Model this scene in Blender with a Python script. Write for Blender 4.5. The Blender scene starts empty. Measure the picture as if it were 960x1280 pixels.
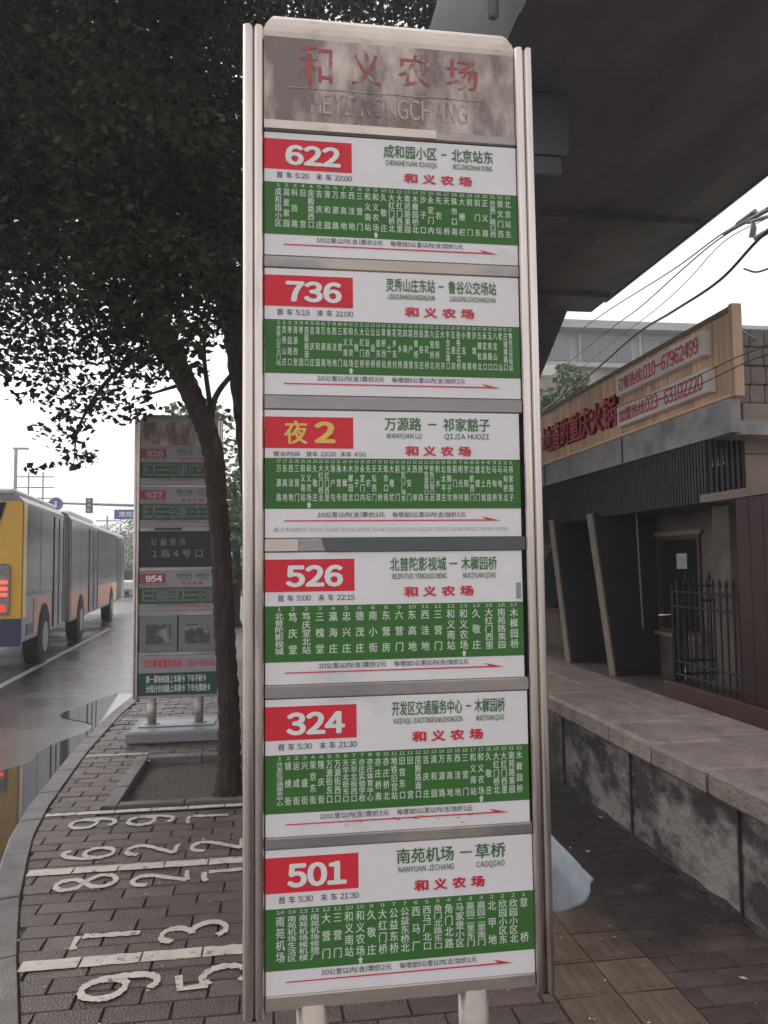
import bpy, bmesh, math, random
import numpy as np
from mathutils import Vector, Matrix
random.seed(7); RNG = np.random.default_rng(7)
S = bpy.context.scene
COL = S.collection
R = math.radians

# ------------------------------------------------------------------ camera
EYE = np.array([0.0, 0.0, 1.65])
F, YAW, PITCH, ROLL = 964.8, .1438, .0662, -.0119
def cam_axes():
    cy, sy = math.cos(YAW), math.sin(YAW)
    f = np.array([sy*math.cos(PITCH), cy*math.cos(PITCH), math.sin(PITCH)])
    r = np.array([cy, -sy, 0.0]); u = np.cross(r, f)
    c, s = math.cos(ROLL), math.sin(ROLL)
    return f, c*r+s*u, -s*r+c*u
FW, RT, UP = cam_axes()
cd = bpy.data.cameras.new('camera'); cam = bpy.data.objects.new('camera', cd); COL.objects.link(cam)
cd.sensor_fit = 'VERTICAL'; cd.sensor_height = 36.0; cd.lens = F/1280*36; cd.clip_start = .05; cd.clip_end = 3000
m = Matrix.Identity(4)
for i in range(3):
    m[i][0] = RT[i]; m[i][1] = UP[i]; m[i][2] = -FW[i]; m[i][3] = EYE[i]
cam.matrix_world = m; S.camera = cam
def ray(x, y): return FW + RT*(x-480)/F - UP*(y-640)/F
def onY(x, y, Y): d = ray(x, y); return EYE + d*Y/d[1]
def onX(x, y, X): d = ray(x, y); return EYE + d*X/d[0]
def onZ(x, y, Z): d = ray(x, y); return EYE + d*(Z-1.65)/d[2]

# ------------------------------------------------------------------ world, sun, exposure
SUN_EL, SUN_AZ = R(50), R(-50)
w = bpy.data.worlds.new('World'); S.world = w; w.use_nodes = True
nt = w.node_tree; bg = nt.nodes['Background']
sky = nt.nodes.new('ShaderNodeTexSky'); sky.sky_type = 'NISHITA'; sky.sun_disc = False
sky.sun_elevation = SUN_EL; sky.sun_rotation = SUN_AZ; sky.air_density = 1.0; sky.dust_density = 6.0; sky.ozone_density = 1.0
hs = nt.nodes.new('ShaderNodeHueSaturation'); hs.inputs['Saturation'].default_value = .12
nt.links.new(sky.outputs[0], hs.inputs['Color']); cl = nt.nodes.new('ShaderNodeMixRGB'); cl.inputs[0].default_value = .55; cl.inputs[2].default_value = (3.5, 3.34, 3.40, 1)   # even overcast cloud cover
nt.links.new(hs.outputs[0], cl.inputs[1]); nt.links.new(cl.outputs[0], bg.inputs[0])
bg.inputs[1].default_value = .15
sl = bpy.data.lights.new('sun', 'SUN'); sl.energy = .6; sl.angle = R(30); sl.color = (1, .96, .9)
so = bpy.data.objects.new('sun', sl); COL.objects.link(so)
sd = Vector((math.sin(SUN_AZ)*math.cos(SUN_EL), math.cos(SUN_AZ)*math.cos(SUN_EL), math.sin(SUN_EL)))
so.rotation_euler = sd.to_track_quat('Z', 'Y').to_euler()
S.view_settings.view_transform = 'Standard'; S.view_settings.look = 'None'; S.view_settings.gamma = 1
S.view_settings.use_curve_mapping = False
S.view_settings.exposure = 1.26
S.render.engine = 'CYCLES'; S.cycles.max_bounces = 8; S.cycles.diffuse_bounces = 5; S.cycles.glossy_bounces = 4
S.cycles.transparent_max_bounces = 8; S.cycles.sample_clamp_indirect = 6; S.cycles.use_denoising = True

# ------------------------------------------------------------------ materials
def mat(name, col, rough=.6, metal=0.0, var=.15, scale=6.0, bump=0.0, bscale=40.0, col2=None, mask=None, rvar=0.0,
        stretch=(1, 1, 1), island=False, emit=None, spec=.5, coat=0.0, transl=0.0):
    M = bpy.data.materials.new(name); M.use_nodes = True; t = M.node_tree; N = t.nodes; L = t.links
    b = N['Principled BSDF']; b.inputs['Roughness'].default_value = rough; b.inputs['Metallic'].default_value = metal
    b.inputs['Specular IOR Level'].default_value = spec; b.inputs['Coat Weight'].default_value = coat; b.inputs['Coat Roughness'].default_value = .15
    tc = N.new('ShaderNodeTexCoord'); mp = N.new('ShaderNodeMapping'); mp.inputs['Scale'].default_value = stretch
    L.new(tc.outputs['Object'], mp.inputs[0])
    n = N.new('ShaderNodeTexNoise'); n.inputs['Scale'].default_value = scale; n.inputs['Detail'].default_value = 6; n.inputs['Roughness'].default_value = .62
    L.new(mp.outputs[0], n.inputs['Vector'])
    mr = N.new('ShaderNodeMapRange'); mr.inputs[1].default_value = .25; mr.inputs[2].default_value = .75
    mr.inputs[3].default_value = 1-var; mr.inputs[4].default_value = 1+var; L.new(n.outputs['Fac'], mr.inputs[0])
    mul = N.new('ShaderNodeMixRGB'); mul.blend_type = 'MULTIPLY'; mul.inputs[0].default_value = 1; mul.inputs[1].default_value = (*col, 1)
    L.new(mr.outputs[0], mul.inputs[2]); out = mul.outputs[0]
    if col2 is not None:
        sc, lo, hi, st = mask or (2.0, .45, .6, (1, 1, 1))
        mp2 = N.new('ShaderNodeMapping'); mp2.inputs['Scale'].default_value = st; mp2.inputs['Location'].default_value = (3.1, 1.7, .3); L.new(tc.outputs['Object'], mp2.inputs[0])
        n2 = N.new('ShaderNodeTexNoise'); n2.inputs['Scale'].default_value = sc; n2.inputs['Detail'].default_value = 8; n2.inputs['Roughness'].default_value = .65
        L.new(mp2.outputs[0], n2.inputs['Vector'])
        r2 = N.new('ShaderNodeMapRange'); r2.inputs[1].default_value = lo; r2.inputs[2].default_value = hi; L.new(n2.outputs['Fac'], r2.inputs[0])
        mx = N.new('ShaderNodeMixRGB'); L.new(r2.outputs[0], mx.inputs[0]); L.new(out, mx.inputs[1]); mx.inputs[2].default_value = (*col2, 1); out = mx.outputs[0]
    if island:
        g = N.new('ShaderNodeNewGeometry'); oi = N.new('ShaderNodeObjectInfo')
        a = N.new('ShaderNodeMath'); a.operation = 'ADD'; L.new(g.outputs['Random Per Island'], a.inputs[0]); L.new(oi.outputs['Random'], a.inputs[1])
        fr = N.new('ShaderNodeMath'); fr.operation = 'FRACT'; L.new(a.outputs[0], fr.inputs[0])
        r3 = N.new('ShaderNodeMapRange'); v = island if isinstance(island, float) else .25
        r3.inputs[3].default_value = 1-v; r3.inputs[4].default_value = 1+v; L.new(fr.outputs[0], r3.inputs[0])
        m3 = N.new('ShaderNodeMixRGB'); m3.blend_type = 'MULTIPLY'; m3.inputs[0].default_value = 1; L.new(out, m3.inputs[1]); L.new(r3.outputs[0], m3.inputs[2]); out = m3.outputs[0]
    L.new(out, b.inputs['Base Color'])
    if rvar:
        r4 = N.new('ShaderNodeMapRange'); r4.inputs[1].default_value = .3; r4.inputs[2].default_value = .7
        r4.inputs[3].default_value = max(.02, rough-rvar); r4.inputs[4].default_value = min(1, rough+rvar)
        n4 = N.new('ShaderNodeTexNoise'); n4.inputs['Scale'].default_value = scale*.6; n4.inputs['Detail'].default_value = 5; L.new(mp.outputs[0], n4.inputs['Vector'])
        L.new(n4.outputs['Fac'], r4.inputs[0]); L.new(r4.outputs[0], b.inputs['Roughness'])
    if bump:
        n5 = N.new('ShaderNodeTexNoise'); n5.inputs['Scale'].default_value = bscale; n5.inputs['Detail'].default_value = 5; L.new(mp.outputs[0], n5.inputs['Vector'])
        bp = N.new('ShaderNodeBump'); bp.inputs['Strength'].default_value = bump; bp.inputs['Distance'].default_value = .02
        L.new(n5.outputs['Fac'], bp.inputs['Height']); L.new(bp.outputs[0], b.inputs['Normal'])
    if emit: b.inputs['Emission Color'].default_value = (*emit[0], 1); b.inputs['Emission Strength'].default_value = emit[1]
    if transl:
        tr = N.new('ShaderNodeBsdfTranslucent'); L.new(out, tr.inputs[0]); ms = N.new('ShaderNodeMixShader'); ms.inputs[0].default_value = transl
        L.new(b.outputs[0], ms.inputs[1]); L.new(tr.outputs[0], ms.inputs[2]); L.new(ms.outputs[0], N['Material Output'].inputs[0])
    return M
MT = dict(
    alu=mat('aluminium_post', (.60, .54, .50), .27, 1.0, .16, 9, stretch=(7, 7, .3), col2=(.30, .26, .24), mask=(5, .55, .75, (3, 3, .4)), rvar=.08),
    bar=mat('dull_metal_bar', (.31, .285, .28), .42, .6, .2, 5, stretch=(.6, 3, 3), col2=(.44, .38, .33), mask=(2.2, .52, .62, (.6, 1, 1)), rvar=.1),
    dark_back=mat('dark_backing', (.05, .055, .06), .6),
    header=mat('stained_header_metal', (.52, .43, .38), .38, .55, .25, 7, col2=(.17, .135, .125), mask=(2.2, .42, .58, (2.2, 1, .8)), rvar=.15, bump=.1, bscale=30),
    cap=mat('cream_cap_metal', (.60, .52, .45), .34, .55, .12, 8, col2=(.34, .29, .24), mask=(6, .56, .72, (1, 1, 2)), rvar=.1),
    white=mat('board_white', (.74, .72, .72), .38, 0, .05, 5, col2=(.55, .52, .50), mask=(4, .60, .80, (1, 1, 1)), rvar=.08),
    redfadeshade=mat('shaded_faded_plate_red', (.34, .065, .075), .6, 0, .15, 5), greenshade=mat('shaded_band_green', (.040, .088, .045), .6, 0, .15, 4),  # farther sign: canopy shade mixed into the green and the faded red
    whiteshade=mat('shaded_board_white', (.31, .30, .31), .6, 0, .08, 5),  # board white darkened to hold the canopy shade over the farther sign
    red=mat('print_red', (.60, .03, .05), .4, 0, .07, 6),
    redp=mat('plate_red', (.66, .035, .055), .45, 0, .08, 4, rvar=.05, spec=.2),
    green=mat('print_green', (.04, .15, .035), .45, 0, .1, 5),
    greenb=mat('band_green', (.050, .155, .036), .5, 0, .12, 3.5, rvar=.06, spec=.2),
    black=mat('print_black', (.045, .045, .05), .5, 0, .1),
    gray=mat('print_grey', (.36, .35, .35), .5, 0, .15),  # grey print; also white lettering toned down with the farther sign's shade
    ywhite=mat('print_white', (.75, .76, .74), .4, 0, .05),
    stn=mat('print_station_white', (.60, .68, .58), .4, 0, .08),
    yellow=mat('print_yellow', (.72, .50, .10), .4, 0, .06),
    worn_red=mat('worn_red_lettering', (.33, .075, .06), .5, .1, .3, 18, col2=(.36, .31, .29), mask=(22, .52, .60, (1, 1, 1))),
    engraved=mat('engraved_grey', (.15, .12, .11), .45, .4, .2, 20, col2=(.40, .33, .295), mask=(14, .40, .52, (1, 1, 1))),
    asphalt=mat('wet_asphalt', (.042, .039, .040), .24, 0, .35, 1.3, bump=.2, bscale=110, rvar=.17, spec=.6, coat=.35),
    puddle=mat('puddle_water', (.03, .03, .032), .035, 0, .1, 2, bump=.012, bscale=5, spec=.8),
    slab=mat('joint_dirt', (.038, .032, .029), .6, 0, .3, 12, bump=.3, bscale=90),
    paver=mat('wet_pavers', (.080, .058, .051), .36, 0, .3, 9, bump=.5, bscale=110, rvar=.16, island=.30, spec=.5,
              col2=(.085, .072, .07), mask=(5, .60, .78, (1, 1, 1))),
    pfar=mat('far_pavers', (.11, .098, .095), .45, 0, .3, 6, bump=.3, bscale=60, rvar=.15),
    tactile=mat('ochre_tactile', (.110, .074, .050), .5, 0, .25, 9, bump=.3, bscale=90, rvar=.1, island=.2, col2=(.10, .08, .06), mask=(7, .52, .66, (1, 1, 1))),
    kerb=mat('kerb_stone', (.115, .103, .097), .42, 0, .35, 7, bump=.3, bscale=90, rvar=.12, island=.1, col2=(.07, .062, .06), mask=(4, .50, .64, (1, 1, 1))),
    paint=mat('worn_white_paint', (.44, .41, .36), .55, 0, .15, 12, bump=.2, bscale=90, col2=(.10, .085, .08), mask=(24, .58, .66, (1, 1, 1))),
    soil=mat('damp_soil', (.055, .045, .038), .75, 0, .4, 9, bump=.9, bscale=35),
    tape=mat('dark_grey_tape', (.085, .088, .105), .5, 0, .15, 6),
    dirt=mat('wet_dark_dirt', (.035, .028, .025), .5, 0, .45, 7, bump=.8, bscale=30, rvar=.15, col2=(.07, .058, .05), mask=(6, .55, .7, (1, 1, 1))),
    bark=mat('dark_bark', (.042, .030, .026), .85, 0, .5, 22, bump=1.6, bscale=45, stretch=(1, 1, .18), spec=.2, col2=(.075, .065, .055), mask=(9, .55, .7, (1, 1, .3))),
    leaf=mat('tree_leaves', (.025, .040, .019), .7, 0, .4, .9, island=.6, transl=.16, spec=.08),
    leaf2=mat('bright_leaves', (.07, .12, .045), .5, 0, .3, 1.5, island=.4, transl=.25),
    steel=mat('bridge_girder_paint', (.145, .134, .150), .5, .0, .25, 1.2, bump=.12, bscale=12, col2=(.075, .070, .076), mask=(.9, .45, .62, (1.4, .35, 1))),
    fascia=mat('bridge_fascia_paint', (.10, .11, .125), .6, 0, .15, 2, col2=(.13, .13, .14), mask=(2, .5, .7, (.3, .3, 2))),
    pipe=mat('grey_pipe', (.28, .29, .31), .4, 0, .1),
    plaster=mat('flaking_plaster_wall', (.034, .028, .027), .7, 0, .35, 8, bump=.7, bscale=40, col2=(.23, .21, .195), mask=(3.2, .44, .58, (1, .7, 1.2))),
    coping=mat('coping_stone', (.24, .195, .175), .5, 0, .3, 9, bump=.7, bscale=45, island=.12, rvar=.15, col2=(.14, .115, .105), mask=(3.5, .50, .68, (1, 1, 1))),
    terrace=mat('terrace_paving', (.17, .13, .12), .5, 0, .25, 4, bump=.2, bscale=30, rvar=.15),
    wood=mat('sign_planks', (.78, .54, .345), .55, 0, .22, 5, stretch=(8, 8, .8), island=.22, bump=.2, bscale=20, col2=(.60, .36, .20), mask=(7, .55, .7, (5, 5, .6))),
    woodtrim=mat('dark_wood_trim', (.22, .15, .105), .6, 0, .25, 8),
    letter=mat('sign_letter_red', (.70, .07, .09), .4, 0, .12, 8),
    lettershade=mat('letter_side_dark', (.20, .03, .035), .5),
    lightbox=mat('phone_panel_white', (.88, .83, .81), .45, 0, .1, 5),
    fascia2=mat('grey_metal_fascia', (.33, .325, .33), .5, .2, .15, 3, rvar=.1, col2=(.15, .145, .15), mask=(2, .5, .7, (1, 1, 1))),
    ribs=mat('black_ribbed_cladding', (.026, .024, .026), .5, .2, .2, 5, col2=(.042, .036, .035), mask=(3, .5, .7, (1, .4, 1))),
    facade=mat('facade_render', (.17, .14, .118), .7, 0, .3, 2.5, bump=.3, bscale=25, col2=(.10, .085, .072), mask=(1.6, .45, .65, (1, 1, 1))),
    facade2=mat('beige_blockwork', (.30, .24, .195), .7, 0, .15, 3, bump=.2, bscale=30),
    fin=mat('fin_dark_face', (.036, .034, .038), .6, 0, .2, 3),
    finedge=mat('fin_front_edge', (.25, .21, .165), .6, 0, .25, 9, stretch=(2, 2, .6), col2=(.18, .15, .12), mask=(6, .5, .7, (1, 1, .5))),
    frame=mat('brown_window_frame', (.12, .06, .045), .45, 0, .2),
    glass=mat('dark_window_glass', (.02, .024, .026), .06, 0, .1, spec=.6),
    redwall=mat('dark_red_boards', (.045, .013, .012), .55, 0, .25, 5, stretch=(3, 3, .5)),
    redstone=mat('red_brown_plinth', (.095, .045, .038), .6, 0, .3, 6, bump=.3, bscale=40),
    iron=mat('black_iron', (.014, .013, .014), .55, .2, .2),
    rubber=mat('black_rubber', (.018, .018, .018), .7), chrome=mat('bicycle_chrome', (.6, .6, .58), .22, 1.0, .1),
    paper=mat('white_paper', (.62, .66, .70), .6), bagm=mat('pale_blue_plastic', (.40, .45, .49), .28, 0, .12, 14, bump=1.2, bscale=9, stretch=(1, 1, .4), rvar=.1, transl=.35),
    aptwall=mat('apartment_wall', (.42, .40, .38), .75, 0, .12, .8), aptglass=mat('apartment_glass', (.16, .18, .20), .2, 0, .2, .7),
    aptslab=mat('apartment_slab', (.42, .42, .43), .7, 0, .1, 1), acunit=mat('air_conditioner_casing', (.55, .54, .48), .5),
    busyellow=mat('bus_yellow', (.95, .52, .03), .3, 0, .05, coat=.4), busdark=mat('bus_tinted_glass', (.012, .017, .022), .12, 0, .3, 1.2, spec=.10),
    bussilver=mat('bus_silver_panel', (.34, .33, .35), .35, .2, .1, 1.5, col2=(.24, .22, .23), mask=(1.5, .5, .7, (1, 1, 1))),
    busorange=mat('bus_orange_advert', (.74, .25, .13), .35, 0, .25, 2.5, col2=(.55, .42, .38), mask=(3, .5, .65, (1, 1, 1))),
    busblue=mat('bus_dark_blue', (.035, .035, .12), .4), bellows=mat('bus_grey_bellows', (.20, .195, .20), .7, 0, .1),
    busroof=mat('bus_white_roof', (.70, .70, .70), .4), tail=mat('tail_lamp_red', (.5, .03, .02), .25, emit=((1, .08, .03), .3)),
    taillit=mat('tail_lamp_lit', (.6, .05, .03), .3, emit=((1, .07, .03), 1.1)), seatred=mat('bus_seat_red', (.3, .03, .03), .6),
    signblue=mat('road_sign_blue', (.03, .08, .33), .45), pole=mat('grey_pole', (.22, .23, .25), .5, .2),
    cable=mat('black_cable', (.03, .03, .035), .6), slate=mat('dark_blue_panel', (.05, .07, .11), .5),
    stone=mat('grey_stone_parapet', (.22, .19, .17), .7, 0, .35, 5, bump=.6, bscale=14),
    poster=mat('poster_grey', (.19, .19, .20), .5, 0, .15, 5), posterdark=mat('poster_dark_print', (.07, .07, .08), .5, 0, .3, 6, col2=(.28, .28, .29), mask=(8, .5, .62, (1, 1, 1))),
    blackboard=mat('blank_black_board', (.028, .028, .034), .6, 0, .15, 3), deepgreen=mat('hotline_green', (.018, .075, .058), .6),
    petal=mat('fallen_petals', (.55, .50, .42), .6, 0, .2), carred=mat('car_white_paint', (.6, .6, .6), .3), grass=mat('verge_green', (.06, .09, .03), .8, 0, .3, 4),
)

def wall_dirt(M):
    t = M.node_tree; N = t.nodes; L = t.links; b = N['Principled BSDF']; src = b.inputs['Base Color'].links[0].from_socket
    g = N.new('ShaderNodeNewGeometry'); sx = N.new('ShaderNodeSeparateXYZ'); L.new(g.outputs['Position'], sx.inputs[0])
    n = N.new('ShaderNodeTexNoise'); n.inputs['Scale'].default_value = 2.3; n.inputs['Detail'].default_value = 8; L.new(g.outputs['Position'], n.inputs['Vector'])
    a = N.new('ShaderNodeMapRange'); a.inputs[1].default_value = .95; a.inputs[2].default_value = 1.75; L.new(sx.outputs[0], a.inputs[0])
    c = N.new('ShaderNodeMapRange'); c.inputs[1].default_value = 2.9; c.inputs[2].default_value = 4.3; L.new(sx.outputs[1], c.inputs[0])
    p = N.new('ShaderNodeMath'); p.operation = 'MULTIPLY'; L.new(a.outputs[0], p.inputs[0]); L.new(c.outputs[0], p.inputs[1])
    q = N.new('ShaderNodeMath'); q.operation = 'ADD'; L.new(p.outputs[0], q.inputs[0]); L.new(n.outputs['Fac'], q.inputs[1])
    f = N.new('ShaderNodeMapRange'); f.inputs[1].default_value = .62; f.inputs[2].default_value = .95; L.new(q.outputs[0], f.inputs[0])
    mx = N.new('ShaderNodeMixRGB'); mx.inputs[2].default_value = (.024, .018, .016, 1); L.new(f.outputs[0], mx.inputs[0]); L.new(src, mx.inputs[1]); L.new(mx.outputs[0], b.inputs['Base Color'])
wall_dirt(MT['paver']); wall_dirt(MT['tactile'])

# ------------------------------------------------------------------ helpers
def mesh_obj(name, V, Fc, m, parent=None, smooth=False, mats=None, fm=None):
    me = bpy.data.meshes.new(name); me.from_pydata([tuple(map(float, v)) for v in V], [], Fc); me.validate(verbose=False); me.update()
    for q in (mats or [m]): me.materials.append(MT[q] if isinstance(q, str) else q)
    if fm is not None and len(fm) == len(me.polygons): me.polygons.foreach_set('material_index', fm)
    if smooth: me.polygons.foreach_set('use_smooth', [True]*len(me.polygons))
    o = bpy.data.objects.new(name, me); COL.objects.link(o)
    if parent: o.parent = parent
    return o
def tag(o, label=None, cat=None, group=None, kind=None):
    if label: o['label'] = label
    if cat: o['category'] = cat
    if group: o['group'] = group
    if kind: o['kind'] = kind
    return o
def empty(name, loc, label, cat, group=None, rz=0):
    o = bpy.data.objects.new(name, None); COL.objects.link(o); o.location = loc; o.rotation_euler = (0, 0, rz); o.empty_display_size = .2
    return tag(o, label, cat, group)
class MB:
    def __init__(s): s.V = []; s.F = []
    def add(s, V, Fc):
        n = len(s.V); s.V += [tuple(v) for v in V]; s.F += [tuple(i+n for i in f) for f in Fc]; return s
    def box(s, x0, x1, y0, y1, z0, z1, b=0.0):
        if b:
            V = []
            for (z, d) in ((z0, b), (z0+b, 0), (z1-b, 0), (z1, b)):
                V += [(x0+d, y0+d, z), (x1-d, y0+d, z), (x1-d, y1-d, z), (x0+d, y1-d, z)]
            Fc = [(3, 2, 1, 0), (12, 13, 14, 15)]
            for k in range(3):
                for i in range(4):
                    j = (i+1) % 4; Fc.append((k*4+i, k*4+j, k*4+4+j, k*4+4+i))
            # vertical edges chamfer is carried by end rings
            return s.add(V, Fc)
        V = [(x0, y0, z0), (x1, y0, z0), (x1, y1, z0), (x0, y1, z0), (x0, y0, z1), (x1, y0, z1), (x1, y1, z1), (x0, y1, z1)]
        return s.add(V, [(3, 2, 1, 0), (4, 5, 6, 7), (0, 1, 5, 4), (1, 2, 6, 5), (2, 3, 7, 6), (3, 0, 4, 7)])
    def hexa(s, V):
        return s.add(V, [(3, 2, 1, 0), (4, 5, 6, 7), (0, 1, 5, 4), (1, 2, 6, 5), (2, 3, 7, 6), (3, 0, 4, 7)])
    def tube(s, pts, rad, n=8, cap=True):
        pts = [Vector(p) for p in pts]; rad = rad if hasattr(rad, '__len__') else [rad]*len(pts); V = []
        up = Vector((0, 0, 1)); prev = None
        for i, p in enumerate(pts):
            t = (pts[min(i+1, len(pts)-1)]-pts[max(i-1, 0)]).normalized()
            a = prev if prev is not None else (up.cross(t) if abs(t.z) < .95 else Vector((1, 0, 0)))
            a = (a - t*a.dot(t)).normalized(); b = t.cross(a); prev = a
            for k in range(n):
                q = 2*math.pi*k/n; V.append(tuple(p + (a*math.cos(q)+b*math.sin(q))*rad[i]))
        Fc = [(i*n+k, i*n+(k+1) % n, (i+1)*n+(k+1) % n, (i+1)*n+k) for i in range(len(pts)-1) for k in range(n)]
        if cap: Fc += [tuple(range(n-1, -1, -1)), tuple((len(pts)-1)*n+k for k in range(n))]
        return s.add(V, Fc)
    def ring(s, c, ax, r, t, n=28, m=8):
        ax = Vector(ax).normalized(); a = ax.orthogonal().normalized(); b = ax.cross(a); c = Vector(c); V = []
        for i in range(n):
            q = 2*math.pi*i/n; d = a*math.cos(q)+b*math.sin(q)
            for j in range(m):
                w_ = 2*math.pi*j/m; V.append(tuple(c+d*(r+t*math.cos(w_))+ax*(t*math.sin(w_))))
        return s.add(V, [(i*m+j, ((i+1) % n)*m+j, ((i+1) % n)*m+(j+1) % m, i*m+(j+1) % m) for i in range(n) for j in range(m)])
    def disc(s, c, ax, r, t, n=24):
        ax = Vector(ax).normalized(); return s.tube([Vector(c)-ax*t/2, Vector(c)+ax*t/2], r, n)
    def quad(s, a, b, c, d): return s.add([a, b, c, d], [(0, 1, 2, 3)])
    def build(s, name, m, parent=None, smooth=False): return mesh_obj(name, s.V, s.F, m, parent, smooth)

# glyph outlines from the built-in font
GC = {}
def glyph(ch, bold=0):
    if ch in GC: return GC[ch]
    c = bpy.data.curves.new('g', 'FONT'); c.resolution_u = 3
    c.body = chr(ord(ch)+0xFEE0) if '!' <= ch <= '~' else ch      # Latin letters and digits from the same sans-serif face
    o = bpy.data.objects.new('g', c); COL.objects.link(o)
    bpy.context.view_layer.update(); e = o.evaluated_get(bpy.context.evaluated_depsgraph_get()); me = e.to_mesh()
    V = [(v.co.x, v.co.y) for v in me.vertices]; Fc = [tuple(p.vertices) for p in me.polygons]
    e.to_mesh_clear(); bpy.data.objects.remove(o); bpy.data.curves.remove(c)
    GC[ch] = (V, Fc); return GC[ch]
def is_cjk(ch): return ord(ch) > 0x2e80
def layout(s, bold, gap=0.0):
    out = []; x = 0
    for ch in s:
        if ch == ' ': x += .35; continue
        V, Fc = glyph(ch)
        if not V: x += .5; continue
        x0 = min(v[0] for v in V); x1 = max(v[0] for v in V)
        if is_cjk(ch): out.append((ch, x)); x += 1.0+gap
        elif ch.isdigit(): out.append((ch, x-.5+.285)); x += .57+bold
        else: out.append((ch, x-x0+.045)); x += x1-x0+.10+bold+gap*.5
    return out, x
class Print:
    """flat lettering on a plane: local a (right), b (up) in metres"""
    def __init__(s): s.V = []; s.F = []; s.D = []
    def put(s, ch, bold, a, b, sx, sy, ax=0, ay=0):
        # Chinese glyphs are thickened by slightly shifted strokes (the outline offset breaks dense glyphs)
        V, Fc = glyph(ch)
        if bold <= 0: sh = [(0, 0)]
        elif bold < .02: sh = [(-bold*.6, 0), (bold*.6, 0)]
        elif bold < .031: sh = [(-bold*.6, -bold*.4), (bold*.6, -bold*.4), (-bold*.6, bold*.4), (bold*.6, bold*.4)]
        else: sh = [(bold*math.cos(q*math.pi/6), bold*.75*math.sin(q*math.pi/6)) for q in range(12)]+[(0, 0)]
        for k, (dx, dy) in enumerate(sh):
            n = len(s.V); s.D += [k*.00006]*len(V)
            s.V += [(a+(x+dx-ax)*sx, b+(y+dy-ay)*sy) for x, y in V]; s.F += [tuple(i+n for i in f) for f in Fc]
    def line(s, txt, a0, a1, b0, b1, bold=.012, gap=0.0):
        out, wd = layout(txt, bold, gap); cj = any(is_cjk(c) for c in txt)
        lo, hi = (-.08, .84) if cj else (-.01-max(0, bold-.02)*.75, .745+max(0, bold-.02)*.75)
        ext = max(p+max(v[0] for v in glyph(c, 0 if is_cjk(c) else bold)[0]) for c, p in out)
        sx = (a1-a0)/ext; sy = (b1-b0)/(hi-lo)
        for c, p in out: s.put(c, bold, a0+p*sx, b0, sx, sy, 0, lo)
        return s
    def column(s, txt, a, b1, b0, wch, hmax, bold=0.0):
        n = len(txt); h = min(hmax, (b1-b0)/n*.97)
        for i, c in enumerate(txt):
            cb = b1-h/2-(b1-b0-h)*(i/(n-1) if n > 1 else 0)
            s.put(c, bold, a, cb, wch, h/.95, .5, .38)
    def rect(s, a0, a1, b0, b1): return s.poly([(a0, b0), (a1, b0), (a1, b1), (a0, b1)])
    def poly(s, P):
        n = len(s.V); s.V += P; s.D += [0]*len(P); s.F.append(tuple(n+i for i in range(len(P)))); return s
    def build(s, name, m, parent, O, A, B, depth=0.0, N=None, sidemat=None):
        O, A, B = Vector(O), Vector(A), Vector(B)
        if not depth:
            Nn = A.cross(B); return mesh_obj(name, [O+A*a+B*b+Nn*d for (a, b), d in zip(s.V, s.D)], s.F, m, parent)
        N = Vector(N); n = len(s.V)
        V = [O+A*a+B*b+N*(depth+d) for (a, b), d in zip(s.V, s.D)]+[O+A*a+B*b for a, b in s.V]; Fc = list(s.F)
        cnt = {}
        key = [(round(a, 5), round(b, 5), d) for (a, b), d in zip(s.V, s.D)]
        for f in s.F:
            for i in range(len(f)):
                e = (f[i], f[(i+1) % len(f)]); ek = tuple(sorted((key[e[0]], key[e[1]]))); cnt.setdefault(ek, []).append(e)
        fm = [0]*len(Fc)
        for es in cnt.values():
            if len(es) == 1: i, j = es[0]; Fc.append((j, i, i+n, j+n)); fm.append(1)
        return mesh_obj(name, V, Fc, m, parent, mats=[m, sidemat or m], fm=fm)

# ------------------------------------------------------------------ ground
def kerb_x(y):
    ys = [-4, 0, 2, 3.07, 3.56, 4.13, 5.06, 5.7, 7.3, 9, 11, 14, 60]; xs = [-.3, -.38, -.58, -.91, -1.07, -1.236, -1.448, -1.53, -1.634, -1.673, -1.62, -1.6, -1.6]
    return float(np.interp(y, ys, xs))
KY = sorted(set(list(np.arange(-4, 14, .4))+[14, 20, 30, 45, 60]))
g = mesh_obj('road', [(-300, -100, -.09), (300, -100, -.09), (300, 500, -.09), (-300, 500, -.09)], [(0, 1, 2, 3)], 'asphalt'); tag(g, kind='structure')
# pavement base with the tree pit cut out: strips
P = MB()
def strip(x0f, x1f, ys, z):
    for a, b in zip(ys[:-1], ys[1:]):
        P.quad((x0f(a), a, z), (x1f(a), a, z), (x1f(b), b, z), (x0f(b), b, z))
PX0, PX1, PY0, PY1 = -1.06, .30, 5.66, 6.92
yy = sorted(set([y for y in KY]+[PY0, PY1]))
strip(kerb_x, lambda y: 2.16, [y for y in yy if y <= PY0], -.012)
strip(kerb_x, lambda y: PX0, [y for y in yy if PY0 <= y <= PY1], -.012)
strip(lambda y: PX1, lambda y: 2.16, [y for y in yy if PY0 <= y <= PY1], -.012)
strip(kerb_x, lambda y: 2.16, [y for y in yy if y >= PY1 and y <= 14], -.012)
pavement = P.build('pavement', 'slab'); tag(pavement, kind='structure')
P = MB(); strip(kerb_x, lambda y: 4.0, [14, 20, 30, 45, 60], 0.0); pf = P.build('far_pavement', 'pfar'); tag(pf, kind='structure')
# terrace floor of the restaurant, and land beyond
t_ = MB(); t_.box(2.94, 9, -4, 40, -.2, .10); tag(t_.build('terrace_floor', 'terrace'), kind='structure')
t_ = MB(); t_.box(9, 120, -30, 140, -.2, .02); tag(t_.build('far_ground', 'grass'), kind='structure')
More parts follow.
